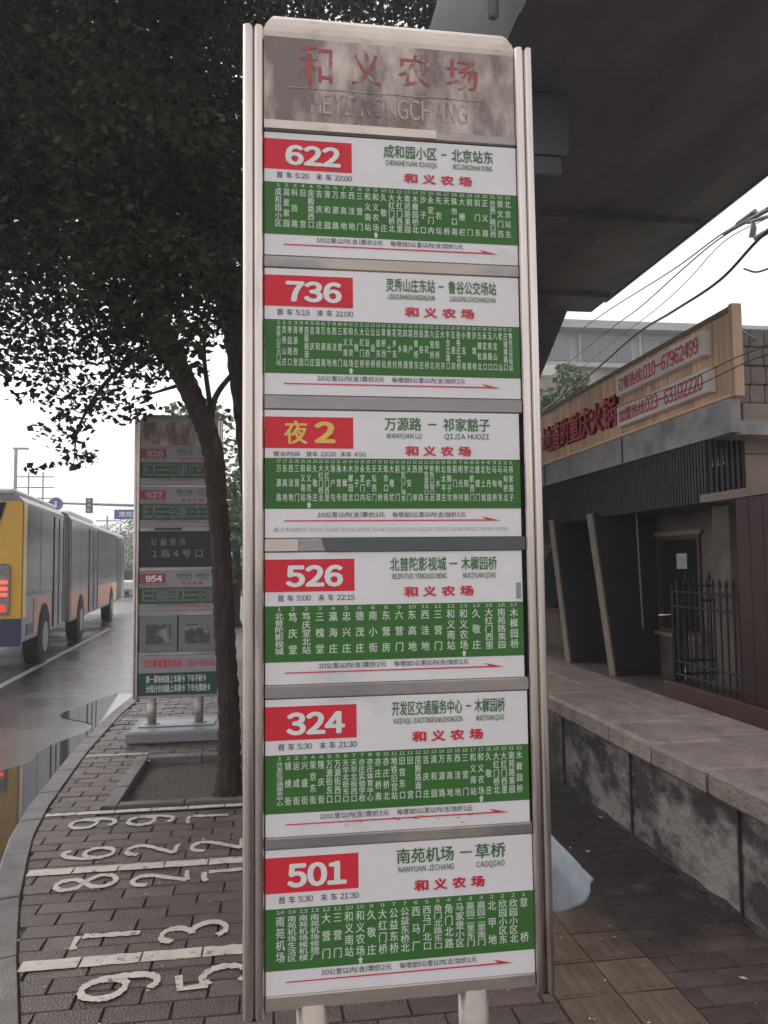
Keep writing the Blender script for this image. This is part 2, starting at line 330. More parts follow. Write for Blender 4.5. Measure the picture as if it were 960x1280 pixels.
# pavers
def paver_mesh(name, xa, xb, ya, yb, cut=False):
    """frustum with worn edges, local to its centre"""
    cx, cy = (xa+xb)/2, (ya+yb)/2; i = .004
    xl0 = max(xa, kerb_x(ya)+.004); xl1 = max(xa, kerb_x(yb)+.004)
    V = [(xl0-cx, ya-cy, -.011), (xb-cx, ya-cy, -.011), (xb-cx, yb-cy, -.011), (xl1-cx, yb-cy, -.011),
         (xl0-cx+i, ya-cy+i, 0), (xb-cx-i, ya-cy+i, 0), (xb-cx-i, yb-cy-i, 0), (xl1-cx+i, yb-cy-i, 0)]
    return (cx, cy), V
PF = [(4, 5, 6, 7), (0, 1, 5, 4), (1, 2, 6, 5), (2, 3, 7, 6), (3, 0, 4, 7)]
PL, PH, JT = .25, .122, .0045
TX0, TX1, TY1 = 1.06, 1.54, 3.62
cells = []
row = 0; y = -1.5
while y < 14:
    x = -2.0+(row % 2)*PL/2+random.uniform(-.004, .004)
    while x < 2.12:
        xa, xb, ya, yb = x+JT/2, x+PL-JT/2, y+JT/2, y+PH-JT/2; x += PL
        if xb > 2.15: xb = 2.15
        if xb < kerb_x(yb)+.04 or xb-xa < .03: continue
        segs = [(xa, xb)]
        if yb < TY1+.05:
            segs = [(a, b) for a, b in ((xa, min(xb, TX0-.004)), (max(xa, TX1+.004), xb)) if b-a > .02] if xb > TX0 and xa < TX1 else segs
        if yb > PY0-.10 and ya < PY1+.10:
            segs = [(a, b) for (p, q) in segs for a, b in ((p, min(q, PX0-.104)), (max(p, PX1+.104), q)) if b-a > .02]
        for a, b in segs: cells.append((a, b, ya, yb))
    y += PH; row += 1
def in_view(c):
    p = np.array([(c[0]+c[1])/2, (c[2]+c[3])/2, 0.0])-EYE; d = p@FW
    if d < .5: return None
    px, py = 480+F*(p@RT)/d, 640-F*(p@UP)/d
    if not (-20 < px < 980 and 0 < py < 1300): return None
    if 310 < px < 690 and py < 1235: return None
    return d
vis = sorted([(in_view(c), i) for i, c in enumerate(cells) if in_view(c)])
near_ids = set(i for _, i in vis[:298])
full = {}
bulk = MB()
def paver_base():
    me = bpy.data.meshes.new('paver'); a, b = (PL-JT)/2, (PH-JT)/2; i = .004
    me.from_pydata([(-a, -b, -.011), (a, -b, -.011), (a, b, -.011), (-a, b, -.011), (-a+i, -b+i, 0), (a-i, -b+i, 0), (a-i, b-i, 0), (-a+i, b-i, 0)], [], PF)
    me.materials.append(MT['paver']); return me
PM = paver_base()
for i, c in enumerate(cells):
    (cx, cy), V = paver_mesh('p', *c)
    h = random.uniform(-.003, .003); tx, ty = random.gauss(0, .008), random.gauss(0, .012)
    if i in near_ids:
        if abs((c[1]-c[0])-(PL-JT)) < 1e-4 and c[0] > kerb_x(c[3])+.01 and c[0] > kerb_x(c[2])+.01: me = PM
        else: me = bpy.data.meshes.new('paver'); me.from_pydata(V, [], PF); me.materials.append(MT['paver'])
        o = bpy.data.objects.new('paver', me); COL.objects.link(o); o.parent = pavement; o.location = (cx, cy, h); o.rotation_euler = (ty, tx, random.gauss(0, .006))
    else:
        bulk.add([(x+cx, y_+cy, z+h+(x*tx+y_*ty if z > -.01 else 0)) for x, y_, z in V], PF)
bk = bulk.build('distant_pavers', 'paver', pavement); bk['kind'] = 'stuff'
# tactile tiles with guide bars
TM = MB(); TM.box(-.116, .116, -.116, .116, -.011, .001)
for k in range(4): TM.box(-.092+k*.05-.0, -.067+k*.05+.004, -.10, .10, .0005, .0055, .002)
tm = mesh_obj('t', TM.V, TM.F, 'tactile').data; bpy.data.objects.remove(bpy.data.objects['t'])
for i in range(2):
    y = TY1-.12
    while y > 1.4:
        o = bpy.data.objects.new('tactile_tile', tm); COL.objects.link(o); o.parent = pavement
        o.location = (TX0+.12+i*.24, y, random.uniform(.0, .003)); o.rotation_euler = (random.gauss(0, .006), random.gauss(0, .006), random.gauss(0, .006)); y -= .24
# kerb stones
kerb = empty('kerb', (0, 0, 0), 'curved line of pale worn kerb stones between wet road and brick pavement', 'kerb')
kerb['kind'] = 'structure'
y = -2.0
while y < 40:
    L_ = .62 if y < 14 else 2.0; y2 = y+L_-.008
    n = (.0, 0)
    def off(yq, d):
        t = Vector((kerb_x(yq+.1)-kerb_x(yq-.1), .2)).normalized(); return (kerb_x(yq)-d*t.y, yq+d*t.x)
    ym = (y+y2)/2; V = []
    h = random.uniform(-.003, .003)
    ring_ = [off(y, 0), off(ym, 0), off(y2, 0), off(y2, .14), off(ym, .14), off(y, .14)]
    inn = [off(y+.006, .005), off(ym, .005), off(y2-.006, .005), off(y2-.006, .128), off(ym, .128), off(y+.006, .128)]
    V = [(a, b, -.12) for a, b in ring_]+[(a, b, .0+h) for a, b in ring_]+[(a, b, .012+h) for a, b in inn]
    Fc = [(k, (k+1) % 6, (k+1) % 6+6, k+6) for k in range(6)]+[(k+6, (k+1) % 6+6, (k+1) % 6+12, k+12) for k in range(6)]+[(12, 13, 16, 17), (13, 14, 15, 16)]
    Fc = [tuple(reversed(f)) for f in Fc[:12]]+[tuple(reversed(f)) for f in Fc[12:]]
    Fc = [tuple(reversed(f)) for f in Fc]
    mesh_obj('kerb_stone', V, Fc, 'kerb', kerb); y += L_
# gutter puddle
pts = []
for yq in np.linspace(3.9, 11.5, 40):
    wv = .55+.35*math.sin(yq*1.3)+.12*math.sin(yq*4.1)
    if yq < 4.8: wv *= (yq-3.9)/.9
    if yq > 10: wv *= (11.5-yq)/1.5
    pts.append((kerb_x(yq)-.135, yq, kerb_x(yq)-.15-max(.02, wv), yq+.1*math.sin(yq*3)))
V = []; Fc = []
for i, (a, b, c, d) in enumerate(pts):
    V += [(a, b, -.084), (c, d, -.084)]
    if i: Fc.append((2*i-2, 2*i, 2*i+1, 2*i-1))
tag(mesh_obj('puddle', V, Fc, 'puddle'), kind='structure')
# pale lane line on the road
ln = MB(); p0 = onZ(0, 855, -.085); p1 = onZ(95, 806, -.085); dx, dy = p1[0]-p0[0], p1[1]-p0[1]
ln.quad((p0[0]-dx*.6, p0[1]-dy*.6, -.086), (p0[0]-dx*.6+.12, p0[1]-dy*.6, -.086), (p1[0]+dx*.8+.12, p1[1]+dy*.8, -.086), (p1[0]+dx*.8, p1[1]+dy*.8, -.086))
tag(ln.build('lane_marking', 'paint'), kind='structure')

# painted queue lines and route numbers on the pavers
def painted(yc, wdt, x0, x1, skip=()):
    x = x0; k = 0; mb = MB()
    while x < x1:
        xe = min(x+random.uniform(.235, .255), x1)
        if k not in skip:
            xs0 = max(x, kerb_x(yc)+.01)
            if xe > xs0+.02:
                n = 9; top = []; bot = []
                for q in range(n):
                    xx = xs0+(xe-.009-xs0)*q/(n-1); top.append((xx, yc+wdt/2+random.gauss(0, .0025), .0045)); bot.append((xx, yc-wdt/2+random.gauss(0, .0025), .0045))
                V = bot+top; mb.add(V, [(q, q+1, n+q+1, n+q) for q in range(n-1)])
        x = xe; k += 1
    return mb.build('painted_line', 'paint', pavement)
painted(3.488, .085, -1.04, 1.0); painted(4.512, .085, -1.31, 1.0); painted(5.525, .06, -1.55, 1.0)
painted(7.15, .05, -1.63, -1.08); painted(8.75, .05, -1.60, .4)
STROKES = {  # digit strokes in a 1 x 1.6 box, up = +b
 '9': [[(.95, 1.05), (.75, .72), (.4, .70), (.08, .92), (.05, 1.25), (.3, 1.55), (.7, 1.55), (.95, 1.25), (.95, .6), (.75, .15), (.4, .03), (.1, .2)]],
 '6': [[(.9, 1.4), (.6, 1.58), (.3, 1.4), (.06, .9), (.06, .4), (.3, .05), (.7, .05), (.95, .35), (.9, .7), (.6, .9), (.25, .8), (.06, .5)]],
 '8': [[(.5, .85), (.15, 1.05), (.12, 1.4), (.45, 1.58), (.8, 1.45), (.85, 1.1), (.5, .85), (.1, .6), (.05, .25), (.4, .02), (.85, .15), (.95, .5), (.5, .85)]],
 '7': [[(.02, 1.5), (.35, 1.55), (.95, 1.52)], [(.92, 1.40), (.86, .9), (.80, .05)]],
 '2': [[(.08, 1.2), (.2, 1.5), (.55, 1.6), (.88, 1.4), (.85, 1.05), (.5, .6), (.08, .08)], [(.08, .06), (.5, .08), (.95, .06)]],
 '3': [[(.1, 1.35), (.35, 1.58), (.75, 1.5), (.85, 1.15), (.6, .9), (.4, .86)], [(.4, .84), (.75, .75), (.95, .4), (.75, .08), (.35, .03), (.08, .25)]],
 '5': [[(.9, 1.55), (.2, 1.55), (.16, .95)], [(.16, .92), (.5, 1.05), (.85, .85), (.95, .45), (.7, .08), (.3, .05), (.08, .25)]],
}
def spline(P_, k=6):
    if len(P_) < 3: return P_
    P_ = [np.array(p, float) for p in P_]; out = []
    Q_ = [2*P_[0]-P_[1]]+P_+[2*P_[-1]-P_[-2]]
    for i in range(1, len(Q_)-2):
        a, b, c, d = Q_[i-1:i+3]
        for j in range(k):
            t = j/k; out.append(.5*((2*b)+(-a+c)*t+(2*a-5*b+4*c-d)*t*t+(-a+3*b-3*c+d)*t**3))
    return [tuple(p) for p in out]+[tuple(P_[-1])]
def ground_digit(ch, xa, ya, xb, yb, wid=.10, st=.0235):
    """the digit's top is at (xa,ya) side; it runs along +X towards its foot; wid = its width along Y"""
    mb = MB(); L = math.hypot(xb-xa, yb-ya); ax = Vector(((xa-xb)/L, (ya-yb)/L)); bx = Vector((-ax.y, ax.x))*(-1)
    if bx.y < 0: bx = -bx
    for s_ in STROKES[ch]:
        P_ = [Vector((xb, yb))+ax*(p[1]/1.6*L)+bx*((p[0]-.5)*wid) for p in (spline(s_) if not (ch in '57' and len(s_) == 3 and s_[0][1] > 1.4) else s_)]
        n = len(P_); V = []
        for i, p in enumerate(P_):
            t = (P_[min(i+1, n-1)]-P_[max(i-1, 0)]).normalized(); q = Vector((-t.y, t.x)); h = st*random.uniform(.72, 1.2)*(.50+.45*abs(t.x))
            zz = .0048+i*.00004+.0008*(s_ is not STROKES[ch][0]); V += [(p.x+q.x*h, p.y+q.y*h, zz), (p.x-q.x*h, p.y-q.y*h, zz)]
        mb.add(V, [(2*i, 2*i+1, 2*i+3, 2*i+2) for i in range(n-1)])
    return mb.build('painted_digit', 'paint', pavement)
for ch, a, b, wd in [('9', (-.741, 3.241), (-.455, 3.298), .15), ('5', (-.377, 3.25), (-.10, 3.30), .15), ('7', (-.875, 3.665), (-.584, 3.674), .13), ('3', (-.496, 3.659), (-.212, 3.703), .16),
                 ('8', (-1.117, 4.31), (-.817, 4.35), .16), ('2', (-.728, 4.30), (-.441, 4.337), .15), ('7', (-.376, 4.304), (-.05, 4.345), .13), ('6', (-1.199, 4.757), (-.913, 4.756), .17),
                 ('2', (-.837, 4.765), (-.547, 4.751), .17), ('2', (-.471, 4.753), (-.172, 4.766), .17), ('9', (-1.283, 5.293), (-1.005, 5.304), .17), ('9', (-.928, 5.290), (-.643, 5.302), .17), ('7', (-.557, 5.265), (-.283, 5.269), .15)]:
    ground_digit(ch, *a, *b, wid=wd)
# tree pit
soil = MB(); nx, ny = 18, 16
for j in range(ny+1):
    for i in range(nx+1):
        soil.V.append((PX0+(PX1-PX0)*i/nx, PY0+(PY1-PY0)*j/ny, -.055+.015*random.random()+.03*math.exp(-((PX0+(PX1-PX0)*i/nx+.33)**2+(PY0+(PY1-PY0)*j/ny-5.78)**2)/.08)))
soil.F = [(j*(nx+1)+i, j*(nx+1)+i+1, (j+1)*(nx+1)+i+1, (j+1)*(nx+1)+i) for j in range(ny) for i in range(nx)]
tag(soil.build('tree_pit_soil', 'soil', smooth=True), kind='structure')
pit = empty('tree_pit_border', (0, 0, 0), 'low pale stone border framing the square soil bed of the kerbside tree', 'tree pit border')
def stones(x0, x1, y0, y1, along):
    n = 3
    for k in range(n):
        mb = MB(); g_ = .005
        if along == 'y': a, b = y0+(y1-y0)*k/n, y0+(y1-y0)*(k+1)/n; mb.box(x0, x1, a+g_, b-g_, -.08, .018+random.uniform(-.003, .003), .006)
        else: a, b = x0+(x1-x0)*k/n, x0+(x1-x0)*(k+1)/n; mb.box(a+g_, b-g_, y0, y1, -.08, .018+random.uniform(-.003, .003), .006)
        mb.build('border_stone', 'kerb', pit)
stones(PX0-.1, PX0, PY0-.045, PY1+.1, 'y'); stones(PX1, PX1+.1, PY0-.045, PY1+.1, 'y'); stones(PX0+.003, PX1-.003, PY0-.045, PY0+.03, 'x'); stones(PX0+.003, PX1-.003, PY1, PY1+.1, 'x')
# dark wet dirt along the foot of the low wall
tag(mesh_obj('wet_dirt', [(1.25, 3.3, -.0025), (2.149, 3.3, -.0025), (2.149, 9.5, -.0025), (1.25, 9.5, -.0025)], [(0, 1, 2, 3)], 'dirt'), kind='structure')
mb = MB()
for k in range(26):
    y_ = 2.6+k*.27; w_ = random.uniform(.03, .11); hh = random.uniform(.008, .02); n = 9; x0_ = 2.149
    V = [(x0_, y_, .001), ]+[(x0_-w_*math.sin(math.pi*(q+.5)/n)*random.uniform(.7, 1.2), y_+.32*q/(n-1)-.02, .001) for q in range(n)]+[(x0_, y_+.28, .001), (x0_, y_+.14, hh)]
    t_i = len(V)-1; mb.add(V, [(q, q+1, t_i) for q in range(t_i-1)])
do = mb.build('dirt_drift', 'dirt'); tag(do, 'dark damp dirt gathered along the foot of the low wall', 'dirt', kind='stuff')
# fallen petals
pm = MB()
for k in range(420):
    x_, y_ = random.uniform(-1.4, 2.1), random.uniform(2.5, 9)
    if x_ < kerb_x(y_): continue
    s_ = random.uniform(.003, .010)*(1 if random.random() < .85 else 2); q = random.uniform(0, 6.3)
    pm.add([(x_+s_*math.cos(q+a)*(1 if i % 2 else .5), y_+s_*math.sin(q+a)*(1 if i % 2 else .6), .0065+random.uniform(0, .004)) for i, a in enumerate((0, 1.5, 3.1, 4.7))], [(0, 1, 2, 3)])
tag(pm.build('fallen_petals', 'petal'), 'tiny pale petals and scraps scattered over the wet pavers', 'litter', kind='stuff')

# ------------------------------------------------------------------ bus stop sign boards
B622 = (['成和园小区', '润星家园', '科技路', '旧宫', '庑殿路西口', '吉庆庄', '清和园', '万源路', '东高地', '西洼地', '三营门', '和义南站', '和义农场', '久敬庄', '大红门桥北', '大红门西里', '南苑路果园', '木樨园桥北', '沙子口', '永定门内', '先农坛', '天桥', '珠市口南', '大栅栏', '前门', '前门东', '正义路', '台基厂路口西', '崇文门西', '北京站东'],
        '1 2 3 4 4 5 5 6 7 7 8 9 9 10 11 12 13 14 15 15 16 17 18 18 19 19 20 21 22 23'.split())
B736 = (['灵秀山庄大门站', '灵秀山庄', '枣园路口', '清源西里', '枣园', '庑殿路南口', '吉庆庄', '清和园', '万源路', '东高地', '西洼地', '三营门', '和义南站', '和义农场', '久敬庄', '大红门桥', '公益西桥', '公益桥', '公益东桥', '草桥西站', '黄土岗', '花乡东村', '花乡桥', '四路通', '菜户营', '西草桥东', '岳各庄', '莲花桥', '六里桥北', '正阳桥村', '大井', '丰台北路口', '五里店', '岳各庄北桥', '小瓦窑', '青塔', '沙窝桥', '五棵松北', '永定路口', '玉泉路口', '八宝山口', '老山', '古城南路口', '鲁谷公交场站'],
        [str(1+int(i*.72)) for i in range(44)])
BN2 = (['万源路', '东高地', '西洼地', '三营门', '和义南站', '和义农场', '久敬庄', '大红门桥北', '大红门西里', '海户屯', '海慧寺', '木樨园', '木樨园北', '沙子口', '永定门内', '先农坛', '天坛西门', '天桥', '珠市口南', '大栅栏', '前门', '天安门广场东', '天安门', '西单', '西四', '平安里路口东', '新街口豁口西', '积水潭', '北太平庄', '铁狮子坟', '蓟门桥', '明光村', '学院路', '北航西门', '健德门', '北土城', '牡丹园', '马甸桥', '马甸东', '马甸桥北', '祁家豁子'],
       [str(max(1, 27-int(i*.66))) for i in range(41)])
B526 = (['北普陀影视城', '笃庆堂', '笃庆堂北站', '三槐堂', '瀛海庄', '忠兴庄', '德茂庄', '南小街', '东营房', '六营门', '东高地', '西洼地', '三营门', '和义南站', '和义农场', '久敬庄', '大红门西里', '南苑路果园', '木樨园桥'],
        '1 2 2 3 4 5 6 8 8 9 10 11 11 12 13 13 15 16 17'.split())
B324 = (['开发区交通服务中心', '锦绣街', '运成街', '兴盛街', '荣京东街', '隆庆街', '万源街东口', '万源街西口', '天华北街东口', '天华北街西口', '亦庄实验学校', '亦庄体育中心', '亦庄桥南', '亦庄桥北', '地铁旧宫站', '旧宫东口', '旧宫', '庑殿路南口', '吉庆庄', '清和园', '万源路', '东高地', '西洼地', '三营门', '和义南站', '和义农场', '久敬庄', '大红门桥北', '大红门西里', '南苑路果园', '木樨园桥'],
        '1 2 2 3 4 4 5 5 6 7 7 8 9 10 11 11 12 12 13 13 14 15 15 16 17 17 18 19 20 21 22'.split())
B501 = (['南苑机场', '南苑机场生活区', '南苑机场候机楼', '南苑机场修理厂', '大营门', '三营门', '和义南站', '和义农场', '久敬庄', '大红门桥', '公益东桥', '公益东桥北', '西马厂', '西马厂北口', '角门北路东口', '角门北路', '马家堡小区', '嘉园二里东门', '嘉园二里南门', '北甲地', '欣园小区东', '欣园小区北', '草桥'],
        '14 14 13 13 12 11 10 10 9 8 7 7 6 5 5 4 4 3 3 2 2 2 1'.split())
def lettering(parent, O, wd, ht, sp):
    A, Bv = (1, 0, 0), (0, 0, 1)
    def U(u): return u*wd
    def Vv(v): return -v*ht
    def at(d): return (O[0], O[1]-d, O[2])
    b0, b1 = sp.get('band', (.407, .832))
    Print().rect(0, U(.337), Vv(.30), Vv(.052)).build('number_plate', 'redfadeshade' if sp.get('shaded') else 'redp', parent, at(.0008), A, Bv)
    Print().rect(0, wd, Vv(b1), Vv(b0)).build('station_band', 'greenshade' if sp.get('shaded') else 'greenb', parent, at(.0008), A, Bv)
    n = Print(); num = sp['num']
    if sp.get('night'):
        n.line('夜', U(.072), U(.16), Vv(.265), Vv(.085), .03); n.line('2', U(.192), U(.262), Vv(.258), Vv(.09), .05)
    else: n.line(num, U(.082), U(.288), Vv(.262), Vv(.10), .050)
    n.build('route_number', 'yellow' if sp.get('night') else ('lightbox' if sp.get('shaded') and sp['num'] == '954' else ('gray' if sp.get('shaded') else 'ywhite')), parent, at(.0018), A, Bv)
    g_ = Print(); (ta, tb), (tc, td), (te, tf) = sp['tu']
    g_.line(sp['from'], U(ta), U(tb), Vv(.150), Vv(.045), .022); g_.rect(U(tc), U(td), Vv(.103), Vv(.092)); g_.line(sp['to'], U(te), U(tf), Vv(.150), Vv(.045), .022)
    g_.line(sp['pf'], U(ta+.008), U(tb), Vv(.213), Vv(.172), .02); g_.line(sp['pt'], U(te+.006), U(tf-.004), Vv(.213), Vv(.172), .02)
    g_.build('terminus_lettering', 'green', parent, at(.0018), A, Bv)
    r_ = Print(); ra, rb = sp['ru']; cw = (rb-ra)*.19
    for i, c in enumerate('和义农场'):
        p = ra+(rb-ra-cw)*i/3; r_.line(c, U(p), U(p+cw), Vv(.350), Vv(.275), .045)
    av = sp.get('av', .912)
    x0, x1 = U(.072), U(.918); r_.poly([(x0, Vv(av+.005)), (U(.85), Vv(av+.005)), (U(.85), Vv(av-.005)), (x0, Vv(av-.003))])
    r_.poly([(U(.85), Vv(av+.005)), (x1, Vv(av+.005)), (U(.84), Vv(av-.030)), (U(.86), Vv(av-.005)), (U(.85), Vv(av-.005))])
    r_.build('stop_name_and_arrow', 'red', parent, at(.0018), A, Bv)
    def small(nm, txt, u0, u1, v1, v0, bold=.012): Print().line(txt, U(u0), U(u1), Vv(v1), Vv(v0), bold).build(nm, 'black', parent, at(.0018), A, Bv)
    if sp.get('night'):
        small('service_hours_lettering', '营业时间', .03, .13, .365, .325); small('first_bus_time', '首车 23:20', .155, .27, .365, .325); small('last_bus_time', '末车 4:50', .285, .385, .365, .325)
    else:
        small('first_bus_time', '首 车 '+sp['t1'], .045, .17, .372, .322); small('last_bus_time', '末 车 '+sp['t2'], .197, .337, .372, .322)
    fv = av-.067
    small('base_fare_lettering', '10公里以内(含)票价2元', .197, .455, fv+.042, fv); small('extra_fare_lettering', '每增加5公里以内(含)加价1元', .485, .775, fv+.042, fv)
    if sp.get('night'):
        q = Print(); q.line('通过本站时间 23:20 23:45 00:10 00:35 01:00 01:25 01:50 02:20 02:55 03:30 04:10 04:30 04:50', U(.03), U(.945), Vv(.955), Vv(.920), .0)
        q.build('passing_times', 'gray', parent, at(.0018), A, Bv)
    s_ = Print(); names, nums = sp['st']; n_ = len(names); pitch = .91/(n_-1); wch = U(min(.034, pitch*.82))
    for i, (nm, nu) in enumerate(zip(names, nums)):
        u = .052+i*pitch
        wn = min(U(pitch*.7), .012*len(nu)*.9); s_.line(nu, U(u)-wn/2, U(u)+wn/2, Vv(b0+.037), Vv(b0+.012), .01)
        s_.column(nm, U(u), Vv(b0+.050), Vv(b1-.058), wch, ht*.072 if n_ < 25 else ht*.062, .022)
        if nm == '和义农场':
            c = Vv(b1-.03); h = ht*.024; w_ = U(.010); s_.poly([(U(u)-w_, c), (U(u)-w_*.5, c), (U(u)-w_*.5, c-h), (U(u)+w_*.5, c-h), (U(u)+w_*.5, c), (U(u)+w_, c), (U(u), c+h)])
    s_.build('station_lettering', 'gray' if sp.get('shaded') else 'stn', parent, at(.0018), A, Bv)
def post(parent, x0, x1, yf, z0, z1):
    """extruded double-ridged aluminium post"""
    w_ = x1-x0; prof = [(x0, yf+.055), (x0, yf+.006)]
    for c, r in ((x0+w_*.27, w_*.25), (x0+w_*.74, w_*.23)):
        for k in range(9):
            q = math.pi*(1-k/8); prof.append((c+r*math.cos(q), yf-.014*math.sin(q)+.0))
        prof.append((c+r+.0005, yf+.010))
    prof += [(x1, yf+.006), (x1, yf+.055)]
    n = len(prof); V = [(x, y, z0) for x, y in prof]+[(x, y, z1) for x, y in prof]
    Fc = [(i, (i+1) % n, n+(i+1) % n, n+i) for i in range(n)]+[tuple(range(n))[::-1], tuple(range(n, 2*n))]
    return mesh_obj('post', V, Fc, 'alu', parent)
def sign_body(root, z_top, z_bot, head_bot, near=True):
    # local frame: x 0..0.856, y 0 = front plane, z absolute
    post(root, 0, .060, 0, z_bot, z_top); post(root, .800, .8565, 0, z_bot, z_top)
    b = MB(); b.box(.0605, .7995, .022, .05, z_bot+.02, z_top-.03); b.build('backing_panel', 'dark_back', root)
    h = MB(); h.box(.0605, .7995, .0035, .0215, head_bot, z_top-.008); hd = h.build('header_panel', 'header', root)
    # rounded cap with slanted ends
    V = []; prof = [(0.000, -.006), (-.001, .012), (.004, .034), (.016, .050), (.032, .058), (.05, .050), (.056, .0), (.056, -.03), (0.006, -.03)]
    for sgn in (0, 1):
        for (py, pz) in prof:
            ins = .036*max(0, min(1, pz/.058)); x = (.058+ins) if sgn == 0 else (.802-ins); V.append((x, py, z_top+pz))
    n = len(prof); Fc = [(i, (i+1) % n, n+(i+1) % n, n+i) for i in range(n)]; Fc = [tuple(reversed(f)) for f in Fc]+[tuple(range(n)), tuple(range(n, 2*n))[::-1]]
    o = mesh_obj('cap', V, Fc, 'cap' if near else 'bar', root)
    return hd
def crossbar(root, zt, zb, x0=.0605, x1=.7995, m='bar'):
    MB().box(x0, x1, -.002, .0215, zb, zt, .004).build('crossbar', m, root)
def legs(root, zt):
    for x in (.185, .63):
        l = MB(); l.tube([(x, .03, .1), (x, .03, zt)], .043, 14); l.build('leg', 'bar', root, True)
        f = MB(); f.tube([(x, .03, .115), (x, .03, .135)], .075, 16); f.build('leg_flange', 'bar', root)
    b = MB(); b.box(.0, .87, -.30, .42, .0, .115, .02); b.build('base_plinth', 'pole', root)
    b = MB(); b.box(.08, .79, -.10, .20, .1165, .128, .003); b.build('base_plate', 'pipe', root)
sgn = empty('bus_stop_sign', (-.0815, 2.14, 0), 'nearest tall metal bus stop sign, six white and green route boards under a stained header', 'bus stop sign')
hd = sign_body(sgn, 1.65+1.535, 1.65-1.190, 1.65+1.262)
def X_(px, py): return float(onY(px, py, 2.14)[0]+.0815)
def Z_(px, py): return float(onY(px, py, 2.14)[2])
for c, (xa, ya, xb, yb) in zip('和义农场', [(374, 55, 415, 104), (438, 62, 476, 106), (497, 68, 537, 108), (556, 74, 597, 112)]):
    Print().line(c, X_(xa, ya), X_(xb, ya), Z_((xa+xb)/2, yb), Z_((xa+xb)/2, ya), .019).build('header_character', 'worn_red', hd, (0, .0022, 0), (1, 0, 0), (0, 0, 1))
hp = Print().line('HEYI NONGCHANG', X_(388, 118), X_(584, 140), Z_(480, 147), Z_(480, 122), .02)
hp.rect(X_(358, 105), X_(606, 128), Z_(480, 117.5), Z_(480, 116.3))
hp.build('pinyin_name', 'engraved', hd, (0, .0022, 0), (1, 0, 0), (0, 0, 1))
crossbar(sgn, 1.65+1.262, 1.65+1.232, m='bar')
MB().box(.0605, X_(545, 170), -.006, -.0025, 1.65+1.236, 1.65+1.262, .001).build('trim_strip', 'cap', sgn)
ROWS = [(1.227, .870), (.831, .472), (.428, .073), (.032, -.326), (-.366, -.729), (-.763, -1.137)]
SPEC = [
 dict(num='622', t1='5:20', t2='22:00', st=B622, tu=((.462, .675), (.695, .715), (.735, .905)), pt='BEIJINGZHAN DONG', pf='CHENGHEYUAN XIAOQU', ru=(.543, .815), **{'from': '成和园小区', 'to': '北京站东'}),
 dict(num='736', t1='5:15', t2='21:00', st=B736, tu=((.466, .66), (.675, .695), (.713, .908)), pt='LUGUGONGJIAOCHANGZHAN', pf='LINGXIUSHANZHUANGDONGZHAN', ru=(.54, .815), **{'from': '灵秀山庄东站', 'to': '鲁谷公交场站'}),
 dict(num='2', night=True, band=(.378, .775), av=.868, st=BN2, tu=((.458, .604), (.63, .665), (.69, .88)), pt='QIJIA HUOZI', pf='WANYUAN LU', ru=(.54, .80), **{'from': '万源路', 'to': '祁家豁子'}),
 dict(num='526', t1='5:00', t2='22:15', st=B526, tu=((.474, .695), (.708, .740), (.755, .897)), pt='MUXIYUAN QIAO', pf='BEIPUTUO YINGSHICHENG', ru=(.528, .80), **{'from': '北普陀影视城', 'to': '木樨园桥'}),
 dict(num='324', t1='5:30', t2='21:30', st=B324, tu=((.47, .742), (.757, .777), (.79, .91)), pt='MUXIYUAN QIAO', pf='KAIFAQU JIAOTONGFUWUZHONGXIN', ru=(.547, .82), **{'from': '开发区交通服务中心', 'to': '木樨园桥'}),
 dict(num='501', t1='5:30', t2='21:30', st=B501, tu=((.477, .695), (.72, .765), (.775, .895)), pt='CAOQIAO', pf='NANYUAN JICHANG', ru=(.545, .81), **{'from': '南苑机场', 'to': '草桥'}),
]
WIDE = [.738, .737, .729, .728, .734, .738]
for i, ((zt, zb), sp, wd) in enumerate(zip(ROWS, SPEC, WIDE)):
    zt += 1.65; zb += 1.65
    b = MB(); b.box(.061, .061+wd, .0, .005, zb, zt); bo = b.build('route_board', 'white', sgn)
    bo['label'] = 'white board of route %s with red number plate and green station list' % ('夜2' if i == 2 else sp['num'])
    lettering(bo, (.061, 0, zt), wd, zt-zb, sp)
    nz = ROWS[i+1][0]+1.65 if i < 5 else 1.65-1.178
    crossbar(sgn, zb-.001, nz+.001)
MB().box(.0605, .150, -.004, -.0025, 1.65+.036, 1.65+.068, .0005).build('trim_strip', 'cap', sgn)
# dark tape over the bar under the night route, and scuffs on the 324 board
tp_ = MB(); xa, xb, za, zb = X_(402, 680), .7985, 1.65+.034, 1.65+.071
tp_.add([(xa+.012, -.0045, za), (xb, -.0045, za), (xb, -.0045, zb), (xa, -.0045, zb+.002), (xa+.004, -.0045, (za+zb)/2)], [(0, 1, 2, 3, 4)])
tp_.build('dark_tape', 'tape', sgn)
sc = MB()
for k in range(16):
    px = random.uniform(425, 600); py = 1027-(px-425)*.02+random.gauss(0, 4); x, z = X_(px, py), Z_(px, py); w_ = random.uniform(.004, .022); h_ = random.uniform(.0006, .0016); t_ = random.gauss(0, .001)
    sc.add([(x, -.0012, z), (x+w_, -.0012, z+t_), (x+w_*.9, -.0012, z+t_+h_), (x+w_*.2, -.0012, z+h_*1.2)], [(0, 1, 2, 3)])
o = sc.build('scuff_marks', 'black', bpy.data.objects['route_board.004']); o['kind'] = 'stuff'
# scuffed sticker on the 526 board
st = MB(); st.box(X_(645, 730), X_(651, 730), -.0012, -.0003, Z_(648, 748), Z_(648, 728)); st.build('sticker', 'pipe', bpy.data.objects['route_board.003'])
legs(sgn, 1.65-1.17)

